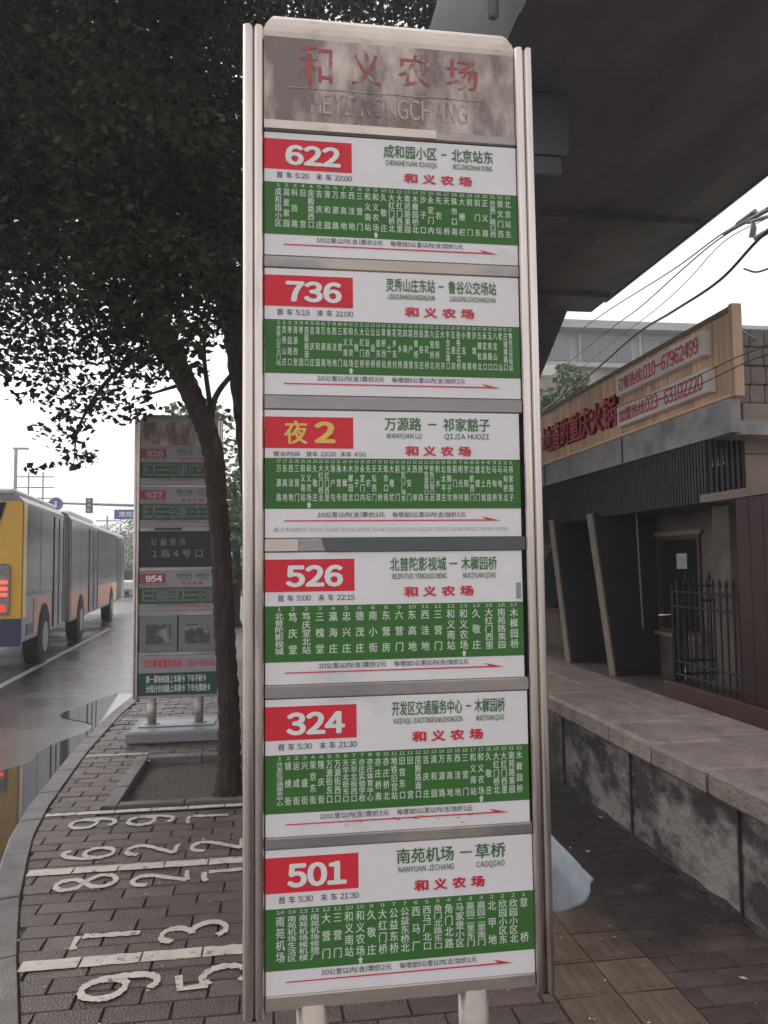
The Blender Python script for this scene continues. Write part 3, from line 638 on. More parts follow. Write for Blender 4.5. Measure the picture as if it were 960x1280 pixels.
far = empty('bus_stop_sign.001', (-1.345, 7.8, 0), 'farther bus stop sign partly behind the leaning tree trunk, with black board and two posters', 'bus stop sign')
hd2 = sign_body(far, 1.65+1.44, 1.65-1.286, 1.65+1.19, near=False)
def fz(y): return float(onY(200, y, 7.8)[2])
FS = [(1.17, .800, '828', ('成和园小区', '六里桥南'), ('CHENGHEYUAN', 'LIULIQIAO NAN')), (.765, .385, '627', ('隆盛工业园', '大红门桥'), ('LONGSHENG', 'DAHONGMEN QIAO')), (-.055, -.435, '954', ('旧宫新苑小区', '榆树庄公园'), ('JIUGONG', 'YUSHUZHUANG'))]
for zt, zb, nu, (fr, to), (pf_, pt_) in FS:
    zt += 1.65; zb += 1.65
    bo = MB().box(.061, .799, .0, .005, zb, zt).build('route_board', 'whiteshade', far); bo['label'] = 'route %s board of the farther sign' % nu
    lettering(bo, (.061, 0, zt), .738, zt-zb, dict(shaded=True, num=nu, t1='5:30', t2='21:00', st=B622 if nu != '954' else B324, tu=((.474, .68), (.70, .72), (.74, .90)), pt=pt_, pf=pf_, ru=(.54, .81), **{'from': fr, 'to': to}))  # flag picks the board paints with canopy shade in their colour
bb = MB().box(.061, .799, .0, .005, 1.65-.012, 1.65+.335).build('blank_board', 'blackboard', far)
pr = Print(); pr.line('公 益 宣 传', .16, .50, 1.65+.20, 1.65+.27, .01); pr.line('1 路 4 号 口', .18, .66, 1.65+.08, 1.65+.16, .0)
pr.build('faint_lettering', 'fascia2', bb, (0, -.001, 0), (1, 0, 0), (0, 0, 1))
MB().box(.20, .46, -.008, -.001, 1.65+.348, 1.65+.372).build('dark_strip', 'dark_back', far)
for x0 in (.066, .436):
    po = MB().box(x0, x0+.355, -.001, .005, 1.65-.835, 1.65-.49, .002).build('poster', 'poster', far)
    Print().rect(x0+.06, x0+.30, 1.65-.76, 1.65-.57).build('poster_picture', 'posterdark', po, (0, -.0018, 0), (1, 0, 0), (0, 0, 1))
ho = MB().box(.061, .799, .0, .005, 1.65-1.25, 1.65-.87).build('hotline_board', 'whiteshade', far)
Print().rect(.061, .799, 1.65-1.25, 1.65-1.035).build('green_panel', 'deepgreen', ho, (0, -.0008, 0), (1, 0, 0), (0, 0, 1))
Print().line('公交乘客服务热线 : 010-96166', .10, .78, 1.65-.985, 1.65-.905, .03).build('hotline_lettering', 'red', ho, (0, -.0018, 0), (1, 0, 0), (0, 0, 1))
pr = Print(); pr.line('第一票制线路上车刷卡 下车不刷卡', .13, .70, 1.65-1.13, 1.65-1.06, .02); pr.line('分段计价线路上车刷卡 下车也要刷卡', .13, .74, 1.65-1.22, 1.65-1.15, .02)
pr.build('notice_lettering', 'ywhite', ho, (0, -.0018, 0), (1, 0, 0), (0, 0, 1))
for a, b in [(1.189, 1.171), (.799, .766), (.384, .336), (-.013, -.054), (-.436, -.489), (-.836, -.869), (-1.251, -1.275)]: crossbar(far, 1.65+a, 1.65+b)
legs(far, 1.65-1.27)

# pale blue plastic bag tied behind the near sign's right post
def bag():
    V = []; n, mrows = 48, 26; top = Vector((.80, 2.235, .905))
    for j in range(mrows+1):
        t = j/mrows; z = top.z-.03-.235*t**.95; ru = .014+.150*t**1.05; cx = .775+.005*t
        if t > .9: z += .0
        for i in range(n):
            q = 2*math.pi*i/n; k = 1+(.07*math.sin(4*q+5*t)+.05*math.sin(9*q-4*t)+.03*math.sin(15*q+9*t))*(1-.35*t)
            V.append((cx+ru*math.cos(q)*k*(1.0), 2.255+.055*math.sin(q)*min(1, t*2+.15)*k, z+.018*math.cos(q*1-.3)*(-1)*t+.012*math.sin(2*q)*t + .085*max(0, math.cos(q))**2*t))
    Fc = [(j*n+i, j*n+(i+1) % n, (j+1)*n+(i+1) % n, (j+1)*n+i) for j in range(mrows) for i in range(n)]+[tuple(mrows*n+i for i in range(n))]
    o = mesh_obj('bag_body', V, Fc, 'bagm', None, True)
    return o
bg_ = empty('plastic_bag', (0, 0, 0), 'pale blue plastic bag hanging behind the right post of the nearest sign', 'plastic bag')
bag().parent = bg_
MB().tube([(.775, 2.25, .875), (.775, 2.245, .93), (.765, 2.225, .985)], [.006, .010, .004], 8).build('tied_handle', 'bagm', bg_, True)

# ------------------------------------------------------------------ trees
def leaves(name, blobs, n, size, m, parent, flat=.6):
    """leaf-sized bent blades scattered through ellipsoid clumps"""
    vol = np.array([b[3]**3*b[4] for b in blobs]); cnt = RNG.multinomial(n, vol/vol.sum()); C_ = []
    for (x, y, z, r, _), c in zip(blobs, cnt):
        d = RNG.normal(size=(c, 3)); d /= np.linalg.norm(d, axis=1)[:, None]+1e-9; rr = r*RNG.random(c)**.42
        p = d*rr[:, None]*np.array([1, 1, flat])+np.array([x, y, z]); C_.append(p)
    C_ = np.concatenate(C_); n = len(C_)
    a = RNG.normal(size=(n, 3)); a[:, 2] = a[:, 2]*.5-.25; a /= np.linalg.norm(a, axis=1)[:, None]
    b = RNG.normal(size=(n, 3)); b -= (b*a).sum(1)[:, None]*a; b /= np.linalg.norm(b, axis=1)[:, None]; nn = np.cross(a, b)
    s = size*RNG.uniform(.6, 1.25, n)[:, None]; w_ = s*RNG.uniform(.26, .40, n)[:, None]
    V = np.stack([C_-a*s*.5, C_+b*w_+nn*s*.08, C_+a*s*.5, C_-b*w_+nn*s*.08], 1).reshape(-1, 3)
    me = bpy.data.meshes.new(name); me.vertices.add(4*n); me.vertices.foreach_set('co', V.ravel().astype(np.float32))
    me.loops.add(6*n); me.polygons.add(2*n)
    k = np.arange(n)*4; idx = np.stack([k, k+1, k+2, k, k+2, k+3], 1).ravel()
    me.loops.foreach_set('vertex_index', idx.astype(np.int32)); me.polygons.foreach_set('loop_start', (np.arange(2*n)*3).astype(np.int32))
    me.update(calc_edges=True); me.materials.append(MT[m]); o = bpy.data.objects.new(name, me); COL.objects.link(o)
    o.parent = parent; o['kind'] = 'stuff'; return o
def P3(px, py, Y): return tuple(onY(px, py, Y))
def tree(label, trunk, rad, limbs, blobs, n, size, m='leaf', group=None):
    x, y, z = trunk[0]; t = empty('street_tree', (0, 0, 0), label, 'tree', group)
    def barked(P_, Rr, n=30):
        V = []; ph = [random.uniform(0, 6.3) for _ in range(9)]
        for i, (p, rad_) in enumerate(zip(P_, Rr)):
            fl = max(0, 1-(p[2]-P_[0][2])/.32)**2
            for k in range(n):
                q = 2*math.pi*k/n
                w_ = 1+.05*math.sin(3*q+ph[0]+p[2]*.8)+.035*math.sin(7*q+ph[1]-p[2]*1.3)+.03*math.sin(12*q+ph[2]+p[2]*2)+random.uniform(-.025, .025)+fl*(.45+.28*math.sin(5*q+ph[3]))
                V.append((p[0]+rad_*w_*math.cos(q), p[1]+rad_*w_*math.sin(q), p[2]))
        return V, [(i*n+k, i*n+(k+1) % n, (i+1)*n+(k+1) % n, (i+1)*n+k) for i in range(len(P_)-1) for k in range(n)]
    tr = MB(); pts = spline(trunk, 14); rr = list(np.interp(np.linspace(0, 1, len(pts)), np.linspace(0, 1, len(rad)), rad))
    pts = [np.array(p) for p in pts]; rr = [r*(1+.05*math.sin(i*1.7)) for i, r in enumerate(rr)]
    tr.add(*barked(pts, rr)); tr.build('trunk', 'bark', t, True)
    for lb, r0, r1 in limbs:
        q = spline(lb, 5); MB().tube(q, list(np.linspace(r0, r1, len(q))), 8).build('limb', 'bark', t, True)
    leaves('crown', blobs, n, size, m, t); return t
def blobp(px, py, Y, r, d=1.0): x, y, z = onY(px, py, Y); return (x, y, z, r, d)
B1 = []
for px in range(-330, 330, 85):
    for py in range(-400, 255, 90):
        B1.append(blobp(px+random.uniform(-25, 25), py+random.uniform(-25, 25), random.uniform(5.4, 8.2), random.uniform(.75, 1.0), 1.3))
for px, py, r, d in [(20, 330, .6, 1), (110, 335, .6, 1.0), (210, 330, .5, .8), (275, 340, .45, .7), (0, 420, .5, .50), (60, 395, .4, .6), (120, 410, .45, .9), (150, 440, .45, 1.0), (60, 455, .42, .75), (190, 400, .45, .8), (240, 385, .4, .45),
                     (100, 500, .42, 1.1), (150, 500, .33, .9), (20, 480, .3, .6), (75, 540, .25, 1.6), (100, 572, .17, 4), (45, 587, .09, 5), (70, 580, .09, 5), (205, 455, .36, 1.2), (270, 400, .35, .8), (235, 430, .3, 1.1), (170, 440, .45, 1.3), (290, 350, .3, 1.2), (235, 515, .15, .8), (284, 515, .10, 2.5), (175, 518, .15, 2.5), (-60, 430, .6, 1)]:
    B1.append(blobp(px, py, random.uniform(5.9, 7.2), r, d))
for px, py in [(120, 60), (150, 140), (140, 220), (175, 300), (110, 300), (190, 200), (200, 345), (150, 365), (215, 420), (190, 390), (225, 450), (205, 330)]: B1.append(blobp(px, py, 5.1, .42 if py < 380 else .26, 1.6))
t1 = tree('tall leaning street tree in the soil bed, its dark crown filling the upper left', [P3(286, 1008, 5.77), P3(286, 960, 5.75), P3(286, 890, 5.75), P3(282, 812, 5.75), P3(279, 750, 5.75), P3(276, 687, 5.75), P3(271, 625, 5.75), P3(265, 562, 5.75), P3(247, 512, 5.75), P3(226, 466, 5.8), P3(205, 425, 5.85), P3(185, 370, 5.9), P3(160, 290, 6.0), P3(140, 180, 6.1), P3(130, 40, 6.2)],
     [.084, .080, .074, .071, .071, .071, .073, .077, .08, .084, .08, .075, .07, .06, .04],
     [([P3(262, 545, 5.75), P3(268, 500, 5.72), P3(290, 468, 5.65), P3(325, 430, 5.5)], .026, .014), ([P3(205, 430, 5.9), P3(150, 390, 6.2), P3(90, 340, 6.5), P3(20, 300, 6.7)], .045, .015),
      ([P3(263, 510, 5.72), P3(255, 440, 5.7), P3(262, 380, 5.6)], .020, .010), ([P3(205, 430, 5.9), P3(140, 470, 6.2), P3(100, 530, 6.4), P3(92, 580, 6.5)], .024, .003), ([P3(222, 482, 5.9), P3(196, 490, 6), P3(165, 500, 6.1)], .016, .005)],
     B1, 200000, .068)
tw = MB()
for (x, y, z, rr_, _) in B1:
    if z > 4.9 or rr_ < .35: continue
    for k in range(9):
        d = Vector((random.gauss(0, 1), random.gauss(0, 1), random.gauss(0, .5))).normalized()*rr_*random.uniform(.5, .95); c = Vector((x, y, z+rr_*.25)); e = c+d
        tw.tube([tuple(c), tuple(c+d*.5+Vector((0, 0, .05))), tuple(e)], [.007, .004, .002], 4)
to = tw.build('twigs', 'bark', t1); to['kind'] = 'stuff'
B2 = [(random.uniform(-7, .9), random.uniform(10, 15), random.uniform(5.6, 11), random.uniform(1.0, 1.6), 1) for k in range(70)]
B2 += [blobp(x_, y_, 12, r_, 3.5) for x_, y_, r_ in [(300, 60, 1.0), (330, 0, 1.2), (420, -10, 1.2), (500, 0, 1.2), (560, -10, 1.0), (600, -10, .9), (380, -90, 1.2), (480, -90, 1.2), (570, -90, 1.2)]]
tree('dark upright tree rising just left of the nearest sign, behind the leaning tree', [P3(335, 895, 9), P3(333, 860, 9), P3(328, 740, 9), P3(318, 610, 9), P3(306, 490, 9), P3(291, 390, 9), P3(270, 300, 9), P3(252, 200, 9), P3(238, 90, 9), P3(228, -60, 9)],
     [.18, .165, .155, .15, .15, .155, .16, .16, .15, .12], [([P3(268, 290, 9), P3(330, 180, 9.3), P3(400, 90, 9.6)], .06, .02), ([P3(262, 250, 9), P3(180, 150, 9.3), P3(100, 60, 9.6)], .06, .02)], B2, 95000, .10)
# trees farther along the street, seen in the gaps
for k, (x_, y_, h_, r_, lab) in enumerate([(-1.0, 21, 5.5, 1.9, 'small roadside tree seen between the farther sign and the near post'), (.6, 30, 7, 2.4, 'roadside tree far down the pavement behind the near sign'), (-10.2, 62, 6.5, 3.0, 'distant tree left of the traffic pole beyond the bus front'),
                                           (-4.5, 66, 7, 3.2, 'distant round tree at the far end of the street'), (1.5, 62, 7.5, 3.4, 'distant tree at the end of the pavement'), (-16.5, 70, 6, 3.2, 'distant tree hidden mostly by the long bus')]):
    bl = [(x_+random.gauss(0, r_*.42), y_+random.gauss(0, r_*.4), h_*.55+random.gauss(0, h_*.2), r_*.5, 1) for q in range(12)]
    tree(lab, [(x_, y_, 0), (x_+.05, y_, h_*.3), (x_, y_, h_*.7)], [.14, .11, .05], [([(x_, y_, h_*.35), (x_+r_*.5, y_, h_*.7)], .05, .02)], bl, 5000, .20, 'leaf2')
# shrub-like tree above the restaurant signboard
bl = [blobp(px, py, 17, r, 1) for px, py, r in [(690, 500, .5), (715, 478, .45), (730, 500, .5), (745, 520, .5), (700, 530, .6), (720, 545, .7), (660, 520, .6), (708, 462, .25), (688, 545, .6), (640, 540, .8)]]
tree('green bushy tree rising between the signboard and the apartment block', [(6.9, 17, .1), (6.9, 17, 2), (6.9, 17, 3.5)], [.12, .1, .05], [([(6.9, 17, 2.4), (7.3, 17, 3.6)], .05, .02)], bl, 7000, .11, 'leaf2')

# ------------------------------------------------------------------ footbridge
fb = empty('footbridge', (0, 0, 0), 'dark concrete footbridge deck passing overhead with its stair descending', 'footbridge')
d = MB(); d.box(1.52, 4.27, 4.255, 9.72, 5.0, 5.62); d.build('deck', 'steel', fb)
d = MB(); d.box(1.50, 4.9, 3.0, 4.25, 4.93, 5.65); d.build('landing_slab', 'steel', fb)
d = MB(); d.box(1.497, 1.519, 4.255, 9.72, 4.99, 6.75); d.build('fascia', 'fascia', fb)
d = MB(); d.box(1.475, 1.497, 3.0, 4.25, 4.92, 6.75); d.build('fascia', 'fascia', fb)
d = MB(); d.box(4.272, 4.30, 4.255, 9.3, 4.99, 5.75); d.build('fascia', 'fascia', fb)
for yj in (6.9, 9.0): MB().box(1.6, 4.2, yj, yj+.12, 4.95, 4.999).build('cross_rib', 'steel', fb)
d = MB(); d.box(.45, 2.10, 5.08, 5.95, 4.54, 4.998, .01); d.build('pier_cap', 'fascia', fb)
d = MB(); d.box(.55, 2.05, 5.10, 5.93, 4.40, 4.538, .01); d.build('pier_cap', 'fascia', fb)
MB().tube([(1.25, 5.5, 0), (1.25, 5.5, 4.40)], .27, 24).build('pier', 'facade2', fb, True)
d = MB(); y0, z0 = 9.72, 5.0; y1, z1 = 18.4, .12
d.hexa([(1.9, y0, z0), (3.93, y0, z0), (3.93, y1, z1-.1), (1.9, y1, z1-.1), (1.9, y0, z0+.45), (3.93, y0, z0+.45), (3.93, y1, z1+.25), (1.9, y1, z1+.25)]); d.build('stair_flight', 'steel', fb)
for k in range(30):
    t = k/30; MB().box(1.95, 3.88, y0+(y1-y0)*t, y0+(y1-y0)*t+.29, z0+.45+(z1-z0-.2)*t, z0+.45+(z1-z0-.2)*t+.10).build('stair_tread', 'facade2', fb)
for x in (1.905, 3.90):
    d = MB(); d.hexa([(x, y0, z0+.45), (x+.03, y0, z0+.45), (x+.03, y1, z1+.25), (x, y1, z1+.25), (x, y0, z0+1.6), (x+.03, y0, z0+1.6), (x+.03, y1, z1+1.3), (x, y1, z1+1.3)]); d.build('stair_parapet', 'fascia', fb)
a = onY(617, 21, 4.4); MB().tube([(a[0], 4.4, a[2]), (a[0], 4.4, a[2]+1.2)], .032, 14).build('drainpipe', 'pipe', fb, True)
for zz in (5.5,): MB().box(a[0]-.01, 1.474, 4.38, 4.42, zz, zz+.03).build('pipe_bracket', 'pipe', fb)

# ------------------------------------------------------------------ low wall with coping
lw = empty('low_wall', (0, 0, 0), 'low wall of flaking plaster topped by thick pale coping stones', 'wall')
nW = 60; V = []; Fc = []
for i in range(nW+1):
    y = -2+i*(11.5/nW)
    for j in range(9):
        z = -.02+.52*j/8; V.append((2.15+random.gauss(0, .003), y, z))
for i in range(nW):
    for j in range(8): Fc.append((i*9+j, i*9+j+1, (i+1)*9+j+1, (i+1)*9+j))
mesh_obj('wall_face', V, [tuple(f) for f in Fc], 'plaster', lw)
MB().box(2.155, 2.93, -2, 9.5, -.02, .49).build('wall_core', 'plaster', lw)
for k in range(5):
    MB().box(2.132, 2.149, 1.2+k*1.1, 1.209+k*1.1, .0, .495).build('wall_joint_strip', 'slab', lw)
y = 4.682-.56*12
while y < 9.2:
    b = MB(); h = random.uniform(-.004, .004); b.box(2.085+random.uniform(-.006, .006), 2.53, y+.009, y+.547, .502, .632+h, .020); b.build('coping_stone', 'coping', lw)
    b = MB(); y_ = y+.13; b.box(2.54, 2.935, y_+.008, y_+.549, .502, .626+h, .012); b.build('coping_stone', 'coping', lw); y += .56

# ------------------------------------------------------------------ restaurant
rest = empty('restaurant_building', (4.4, 6.7, 0), 'low restaurant with black ribbed canopy, slanted fins and dark windows behind the low wall', 'restaurant')
rest.location = (0, 0, 0)
def wall_with_holes(x0, x1, y0, y1, z0, z1, holes):
    mb = MB(); ys = sorted(holes, key=lambda h: h[0]); y = y0
    for (a, b, c, e) in ys:
        mb.box(x0, x1, y, a, z0, z1); mb.box(x0, x1, a, b, z0, c); mb.box(x0, x1, a, b, e, z1); y = b
    mb.box(x0, x1, y, y1, z0, z1); return mb
WN = [(8.82, 9.88, .70, 1.96), (11.9, 14.6, .72, 1.9), (15.4, 17.4, .72, 1.9)]
wall_with_holes(5.2, 5.4, 7.2, 19, .101, 2.75, WN).build('wall', 'facade', rest)
for (a, b, c, e) in WN:
    fr = MB(); t = .05
    fr.box(5.17, 5.25, a+.003, b-.003, c+.003, c+t); fr.box(5.17, 5.25, a+.003, b-.003, e-t, e-.003); fr.box(5.17, 5.25, a+.003, a+t, c+t, e-t); fr.box(5.17, 5.25, b-t, b-.003, c+t, e-t)
    if b-a > 1.5: fr.box(5.18, 5.24, (a+b)/2-.03, (a+b)/2+.03, c+t, e-t)
    w_ = fr.build('window', 'frame', rest); MB().box(5.215, 5.225, a+t, b-t, c+t, e-t).build('pane', 'glass', w_)
    MB().box(5.12, 5.199, a-.05, b+.05, c-.05, c-.003).build('sill', 'finedge' if b < 10 else 'frame', w_)
    MB().box(5.16, 5.199, a-.06, b+.06, e+.003, e+.06).build('lintel', 'facade2', w_)
# slanted fins carrying the canopy
for (px0, py0, px1, py1, Y, th) in [(693, 664, 714, 836, 11.4, .15), (742, 655, 769, 842, 9.92, .15)]:
    a = onY(px0, py0, Y); b = onY(px1, py1, Y); dx_ = (b[0]-a[0])/(a[2]-b[2]); xt = a[0]-dx_*(2.3-a[2]); xb = a[0]+dx_*(a[2]-.101)
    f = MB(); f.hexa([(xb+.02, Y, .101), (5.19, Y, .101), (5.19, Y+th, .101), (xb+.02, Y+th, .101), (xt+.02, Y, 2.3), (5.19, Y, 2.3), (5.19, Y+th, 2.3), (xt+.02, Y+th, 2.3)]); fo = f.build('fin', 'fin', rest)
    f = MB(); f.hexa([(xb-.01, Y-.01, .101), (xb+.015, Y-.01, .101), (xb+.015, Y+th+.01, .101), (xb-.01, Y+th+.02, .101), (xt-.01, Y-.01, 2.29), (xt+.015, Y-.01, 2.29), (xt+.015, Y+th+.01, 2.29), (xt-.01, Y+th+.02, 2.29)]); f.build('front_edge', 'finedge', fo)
a = onY(796, 651, 9.3); b = onY(804, 785, 9.3)
MB().tube([tuple(a+(a-b)*.3), tuple(b+(b-a)*.0)], .012, 8).build('thin_pole', 'finedge', rest)
# ribbed canopy cladding
V = []; ys = []; y = 7.3
rb = MB(); yy_ = []
while y < 19: yy_.append(y); y += .06
for i, y in enumerate(yy_): rb.box(4.385, 4.41, y, y+.034, 2.235, 2.862)
rb.box(4.41, 4.44, 7.3, 19, 2.235, 2.862)
for k in range(7): rb.box(4.41+k*.06, 4.445+k*.06, 7.27, 7.295, 2.235, 2.862)
o = rb.build('canopy_cladding', 'ribs', rest); o['kind'] = 'stuff'
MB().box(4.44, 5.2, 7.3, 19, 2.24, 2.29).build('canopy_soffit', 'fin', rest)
MB().box(4.36, 4.46, 6.78, 19, 2.865, 3.20).build('metal_fascia', 'fascia2', rest)
MB().box(4.46, 5.6, 6.9, 19, 2.865, 3.0).build('roof_slab', 'fascia2', rest)
for y in (9.1, 11.9): MB().box(4.352, 4.359, y, y+.03, 2.87, 3.195).build('fascia_joint', 'fin', rest)
for y in (10.4, 12.2):
    MB().disc((4.9, y, 2.225), (0, 0, 1), .06, .03, 16).build('soffit_lamp', 'pipe', rest)
# right-hand block: beige wall, stone parapet, dark boards
bw = MB()
for j, (za, zb) in enumerate([(2.31, 2.72), (2.73, 3.25)]):
    bw.box(4.80, 9, 7.25, 7.6, za, zb)
bw.build('beige_wall', 'facade2', rest)
MB().box(4.28, 9, 3.9, 7.24, 2.22, 2.30).build('canopy_ledge', 'facade2', rest)
MB().box(4.62, 9, 7.3, 7.6, .101, 2.21).build('recess_wall', 'facade', rest)
for k in range(14): MB().box(4.30, 4.345, 6.68-(k+1)*.2+.004, 6.68-k*.2-.004, .331, 2.215, .004).build('board', 'redwall', rest)
MB().box(4.348, 4.45, 3.9, 6.675, .331, 2.215).build('backing_wall', 'redwall', rest)
mp_ = onY(945, 500, 8.0)
stn_ = MB()
for k in range(3):
    for j in range(4):
        stn_ = MB(); stn_.box(4.75+k*.17+(j % 2)*.02, 4.91+k*.17+(j % 2)*.02, 7.30, 7.6, 3.262+j*.2, 3.455+j*.2, .012); stn_.build('parapet_stone', 'stone', rest)
MB().box(5.30, 7.5, 7.15, 7.25, 3.27, 4.05).build('dark_blue_panel', 'slate', rest)

# signboard
sb = empty('restaurant_signboard', (0, 0, 0), 'long wooden plank signboard with raised red characters above the grey fascia', 'signboard')
y = 6.76; plank = MB(); plank.box(0, .028, .002, .098, 0, .80, .003); pm_ = plank.build('plank', 'wood', sb); pm_.location = (4.375, y, 3.235)
k = 0
while y < 16.5:
    y += .1; k += 1; o = pm_.copy(); COL.objects.link(o); o.parent = sb; o.location = (4.375+random.uniform(-.002, .003), y, 3.235)
MB().box(4.36, 4.44, 6.76, 16.6, 4.037, 4.085).build('top_rail', 'woodtrim', sb)
MB().box(4.345, 4.42, 6.76, 16.6, 3.205, 3.233).build('bottom_rail', 'wood', sb)
MB().box(4.36, 4.46, 6.70, 6.757, 3.205, 4.10).build('end_post', 'wood', sb)
MB().box(4.405, 4.45, 6.757, 16.6, 3.236, 4.03).build('back_frame', 'woodtrim', sb)
# red characters: text runs from far to near (reader faces +X)
Xf = 4.37
def zc(px, py): return float(onX(px, py, Xf)[2])
def yc_(px, py): return float(onX(px, py, Xf)[1])
chs = '地道的重庆火锅'; xs = [(681, 700), (695, 712), (704, 715), (715, 728), (727, 743), (743, 758), (756, 776)]
xs = [(680, 692), (692, 703), (703, 714), (714, 727), (727, 742), (742, 756), (757, 775)]
for c, (xa, xb) in zip(chs, xs):
    pr = Print(); ya, yb = yc_(xa, 530), yc_(xb, 530); wd = ya-yb; pr.line(c, .01*wd, wd*.97, 0, .40, .03)
    pr.build('sign_character', 'letter', sb, (Xf, ya, 3.375 if True else 0), (0, -1, 0), (0, 0, 1), .05, (-1, 0, 0), 'lettershade')
def phone(px0, px1, ztop, zbot, txt1, txt2, label):
    ya, yb = yc_(px0, 440), yc_(px1, 440); e = empty('phone_panel', (0, 0, 0), label, 'sign panel', 'white telephone panels on the plank signboard')
    MB().box(4.28, 4.372, yb, ya, zbot, ztop, .006).build('panel_box', 'lightbox', e)
    L = ya-yb; p = Print(); h = ztop-zbot; p.line(txt1, L*.03, L*.36, h*.18, h*.82, .02); p.line(txt2, L*.37, L*.96, h*.16, h*.84, .03)
    p.build('panel_lettering', 'letter', e, (4.279, ya, zbot), (0, -1, 0), (0, 0, 1), .004, (-1, 0, 0))
    return e
phone(777, 889, 3.95, 3.70, '订餐热线:', '010-67962499', 'upper white panel with red telephone number 010-67962499 on planks')
phone(777, 893, 3.56, 3.31, '加盟热线', '023-63102220', 'lower white panel with red telephone number 023-63102220 on planks')
# paper notice on the window
nb = onX(845, 692, 5.20); nc = onX(858, 711, 5.20)
pn = MB().box(5.205, 5.211, nc[1], nb[1], nc[2], nb[2]).build('paper_notice', 'paper')
tag(pn, 'small white printed notice taped inside the dark restaurant window', 'notice')
lt = Print(); H_ = nb[2]-nc[2]; W_ = nb[1]-nc[1]
for k in range(5): lt.rect(W_*.12, W_*.88, H_*(.15+k*.15), H_*(.19+k*.15))
lt.build('notice_print', 'gray', pn, (5.203, nb[1], nc[2]), (0, -1, 0), (0, 0, 1))
# plinth and iron fence
pl = MB(); pl.box(4.27, 4.545, 4.2, 8.1, .101, .33, .01); tag(pl.build('brick_plinth', 'redstone'), 'low red-brown stone plinth under the black iron fence', 'plinth')
fe = empty('iron_fence', (0, 0, 0), 'black wrought iron fence with spear tips on the red-brown plinth', 'fence')
def fence(x0, y0, x1, y1, n, zt, z0=.33):
    for i in range(n+1):
        t = i/n; x, y = x0+(x1-x0)*t, y0+(y1-y0)*t; r = .011 if i not in (0, n) else .028
        b = MB(); b.tube([(x, y, z0), (x, y, zt)], r, 6)
        if i not in (0, n): b.tube([(x, y, zt), (x, y, zt+.03), (x, y, zt+.10)], [.011, .022, .002], 6)
        b.build('fence_bar' if i not in (0, n) else 'fence_post', 'iron', fe)
    for z in (z0+.08, z0+.22, zt-.22, zt-.06):
        b = MB(); b.tube([(x0, y0, z), (x1, y1, z)], .014, 6); b.build('fence_rail', 'iron', fe)
fence(4.36, 8.0, 4.36, 6.75, 11, 1.36); fence(4.39, 7.95, 5.15, 7.95, 8, 1.42)
# bicycle leaning behind the fence
bi = empty('bicycle', (0, 0, 0), 'dark old bicycle with chrome mudguard parked behind the iron fence', 'bicycle')
bc = onY(852, 838, 8.35); x0 = float(bc[0])
def wheel(c, ax):
    w_ = MB().ring(c, ax, .30, .018, 30, 6).build('wheel', 'rubber', bi, True); MB().ring(c, ax, .275, .008, 30, 5).build('rim', 'chrome', w_, True)
    s = MB(); ax = Vector(ax).normalized(); a_ = ax.orthogonal().normalized(); b_ = ax.cross(a_)
    for k in range(14):
        q = 2*math.pi*k/14; s.tube([c, tuple(Vector(c)+(a_*math.cos(q)+b_*math.sin(q))*.272)], .0015, 3)
    s.build('spokes', 'chrome', w_)
bx = 4.72; axw = (.90, -.43, 0)
wheel((x0+.04, 8.30, .42), axw); wheel((x0+.48, 9.22, .42), axw)
fr = MB(); pa, pb = Vector((x0+.04, 8.30, .42)), Vector((x0+.48, 9.22, .42)); bbk = pa.lerp(pb, .55)-Vector((0, 0, .06)); st_ = pa.lerp(pb, .66)+Vector((0, 0, .42)); hd_ = pa.lerp(pb, .2)+Vector((0, 0, .48))
for a, b in [(bbk, st_), (bbk, hd_-Vector((0, 0, .1))), (st_-Vector((0, 0, .05)), hd_), (pb, bbk), (pb, st_-Vector((0, 0, .1))), (pa, hd_-Vector((0, 0, .1))), (hd_-Vector((0, 0, .1)), hd_+Vector((0, 0, .08)))]: fr.tube([tuple(a), tuple(b)], .013, 8)
fr.build('frame', 'iron', bi, True)
MB().tube([tuple(hd_+Vector((-.26, .10, .10))), tuple(hd_+Vector((-.1, -.02, .12))), tuple(hd_+Vector((.1, -.02, .12))), tuple(hd_+Vector((.26, .10, .10)))], .010, 8).build('handlebar', 'chrome', bi, True)
MB().box(st_.x-.07, st_.x+.07, st_.y-.13, st_.y+.13, st_.z+.02, st_.z+.08, .02).build('saddle', 'rubber', bi)
mg = MB(); mg.tube([tuple(pa+Vector((-math.cos(q)*.335*.43, -math.cos(q)*.335*.9, math.sin(q)*.335))) for q in np.linspace(-.3, 1.9, 14)], .014, 6); mg.build('mudguard', 'chrome', bi, True)

# ------------------------------------------------------------------ apartment building behind
ap = empty('apartment_building', (12, 32, 0), 'pale grey apartment block with long window bands beyond the restaurant', 'building'); ap.location = (0, 0, 0)
MB().box(10.2, 40, 32, 44, .02, 11.75).build('wall', 'aptwall', ap)
MB().box(10.0, 40.3, 31.3, 44.3, 11.755, 12.1).build('roof', 'aptslab', ap)
for fl, (za, zb) in enumerate([(10.35, 11.6), (7.4, 8.9), (4.4, 5.9), (1.4, 2.9)]):
    MB().box(10.2, 40, 31.55, 31.99, za-.25, za-.08).build('floor_slab', 'aptslab', ap)
    x = 10.5
    while x < 38:
        w_ = MB().box(x, x+2.5, 31.90, 31.995, za, zb).build('window', 'aptslab', ap)
        for q in range(3): MB().box(x+.08+q*.81, x+.08+q*.81+.73, 31.85, 31.898, za+.08, zb-.08).build('pane', 'aptglass', w_)
        if random.random() < .5: MB().box(x+.8, x+1.6, 31.35, 31.54, za-.75, za-.27, .03).build('air_conditioner', 'acunit', ap)
        x += 2.9
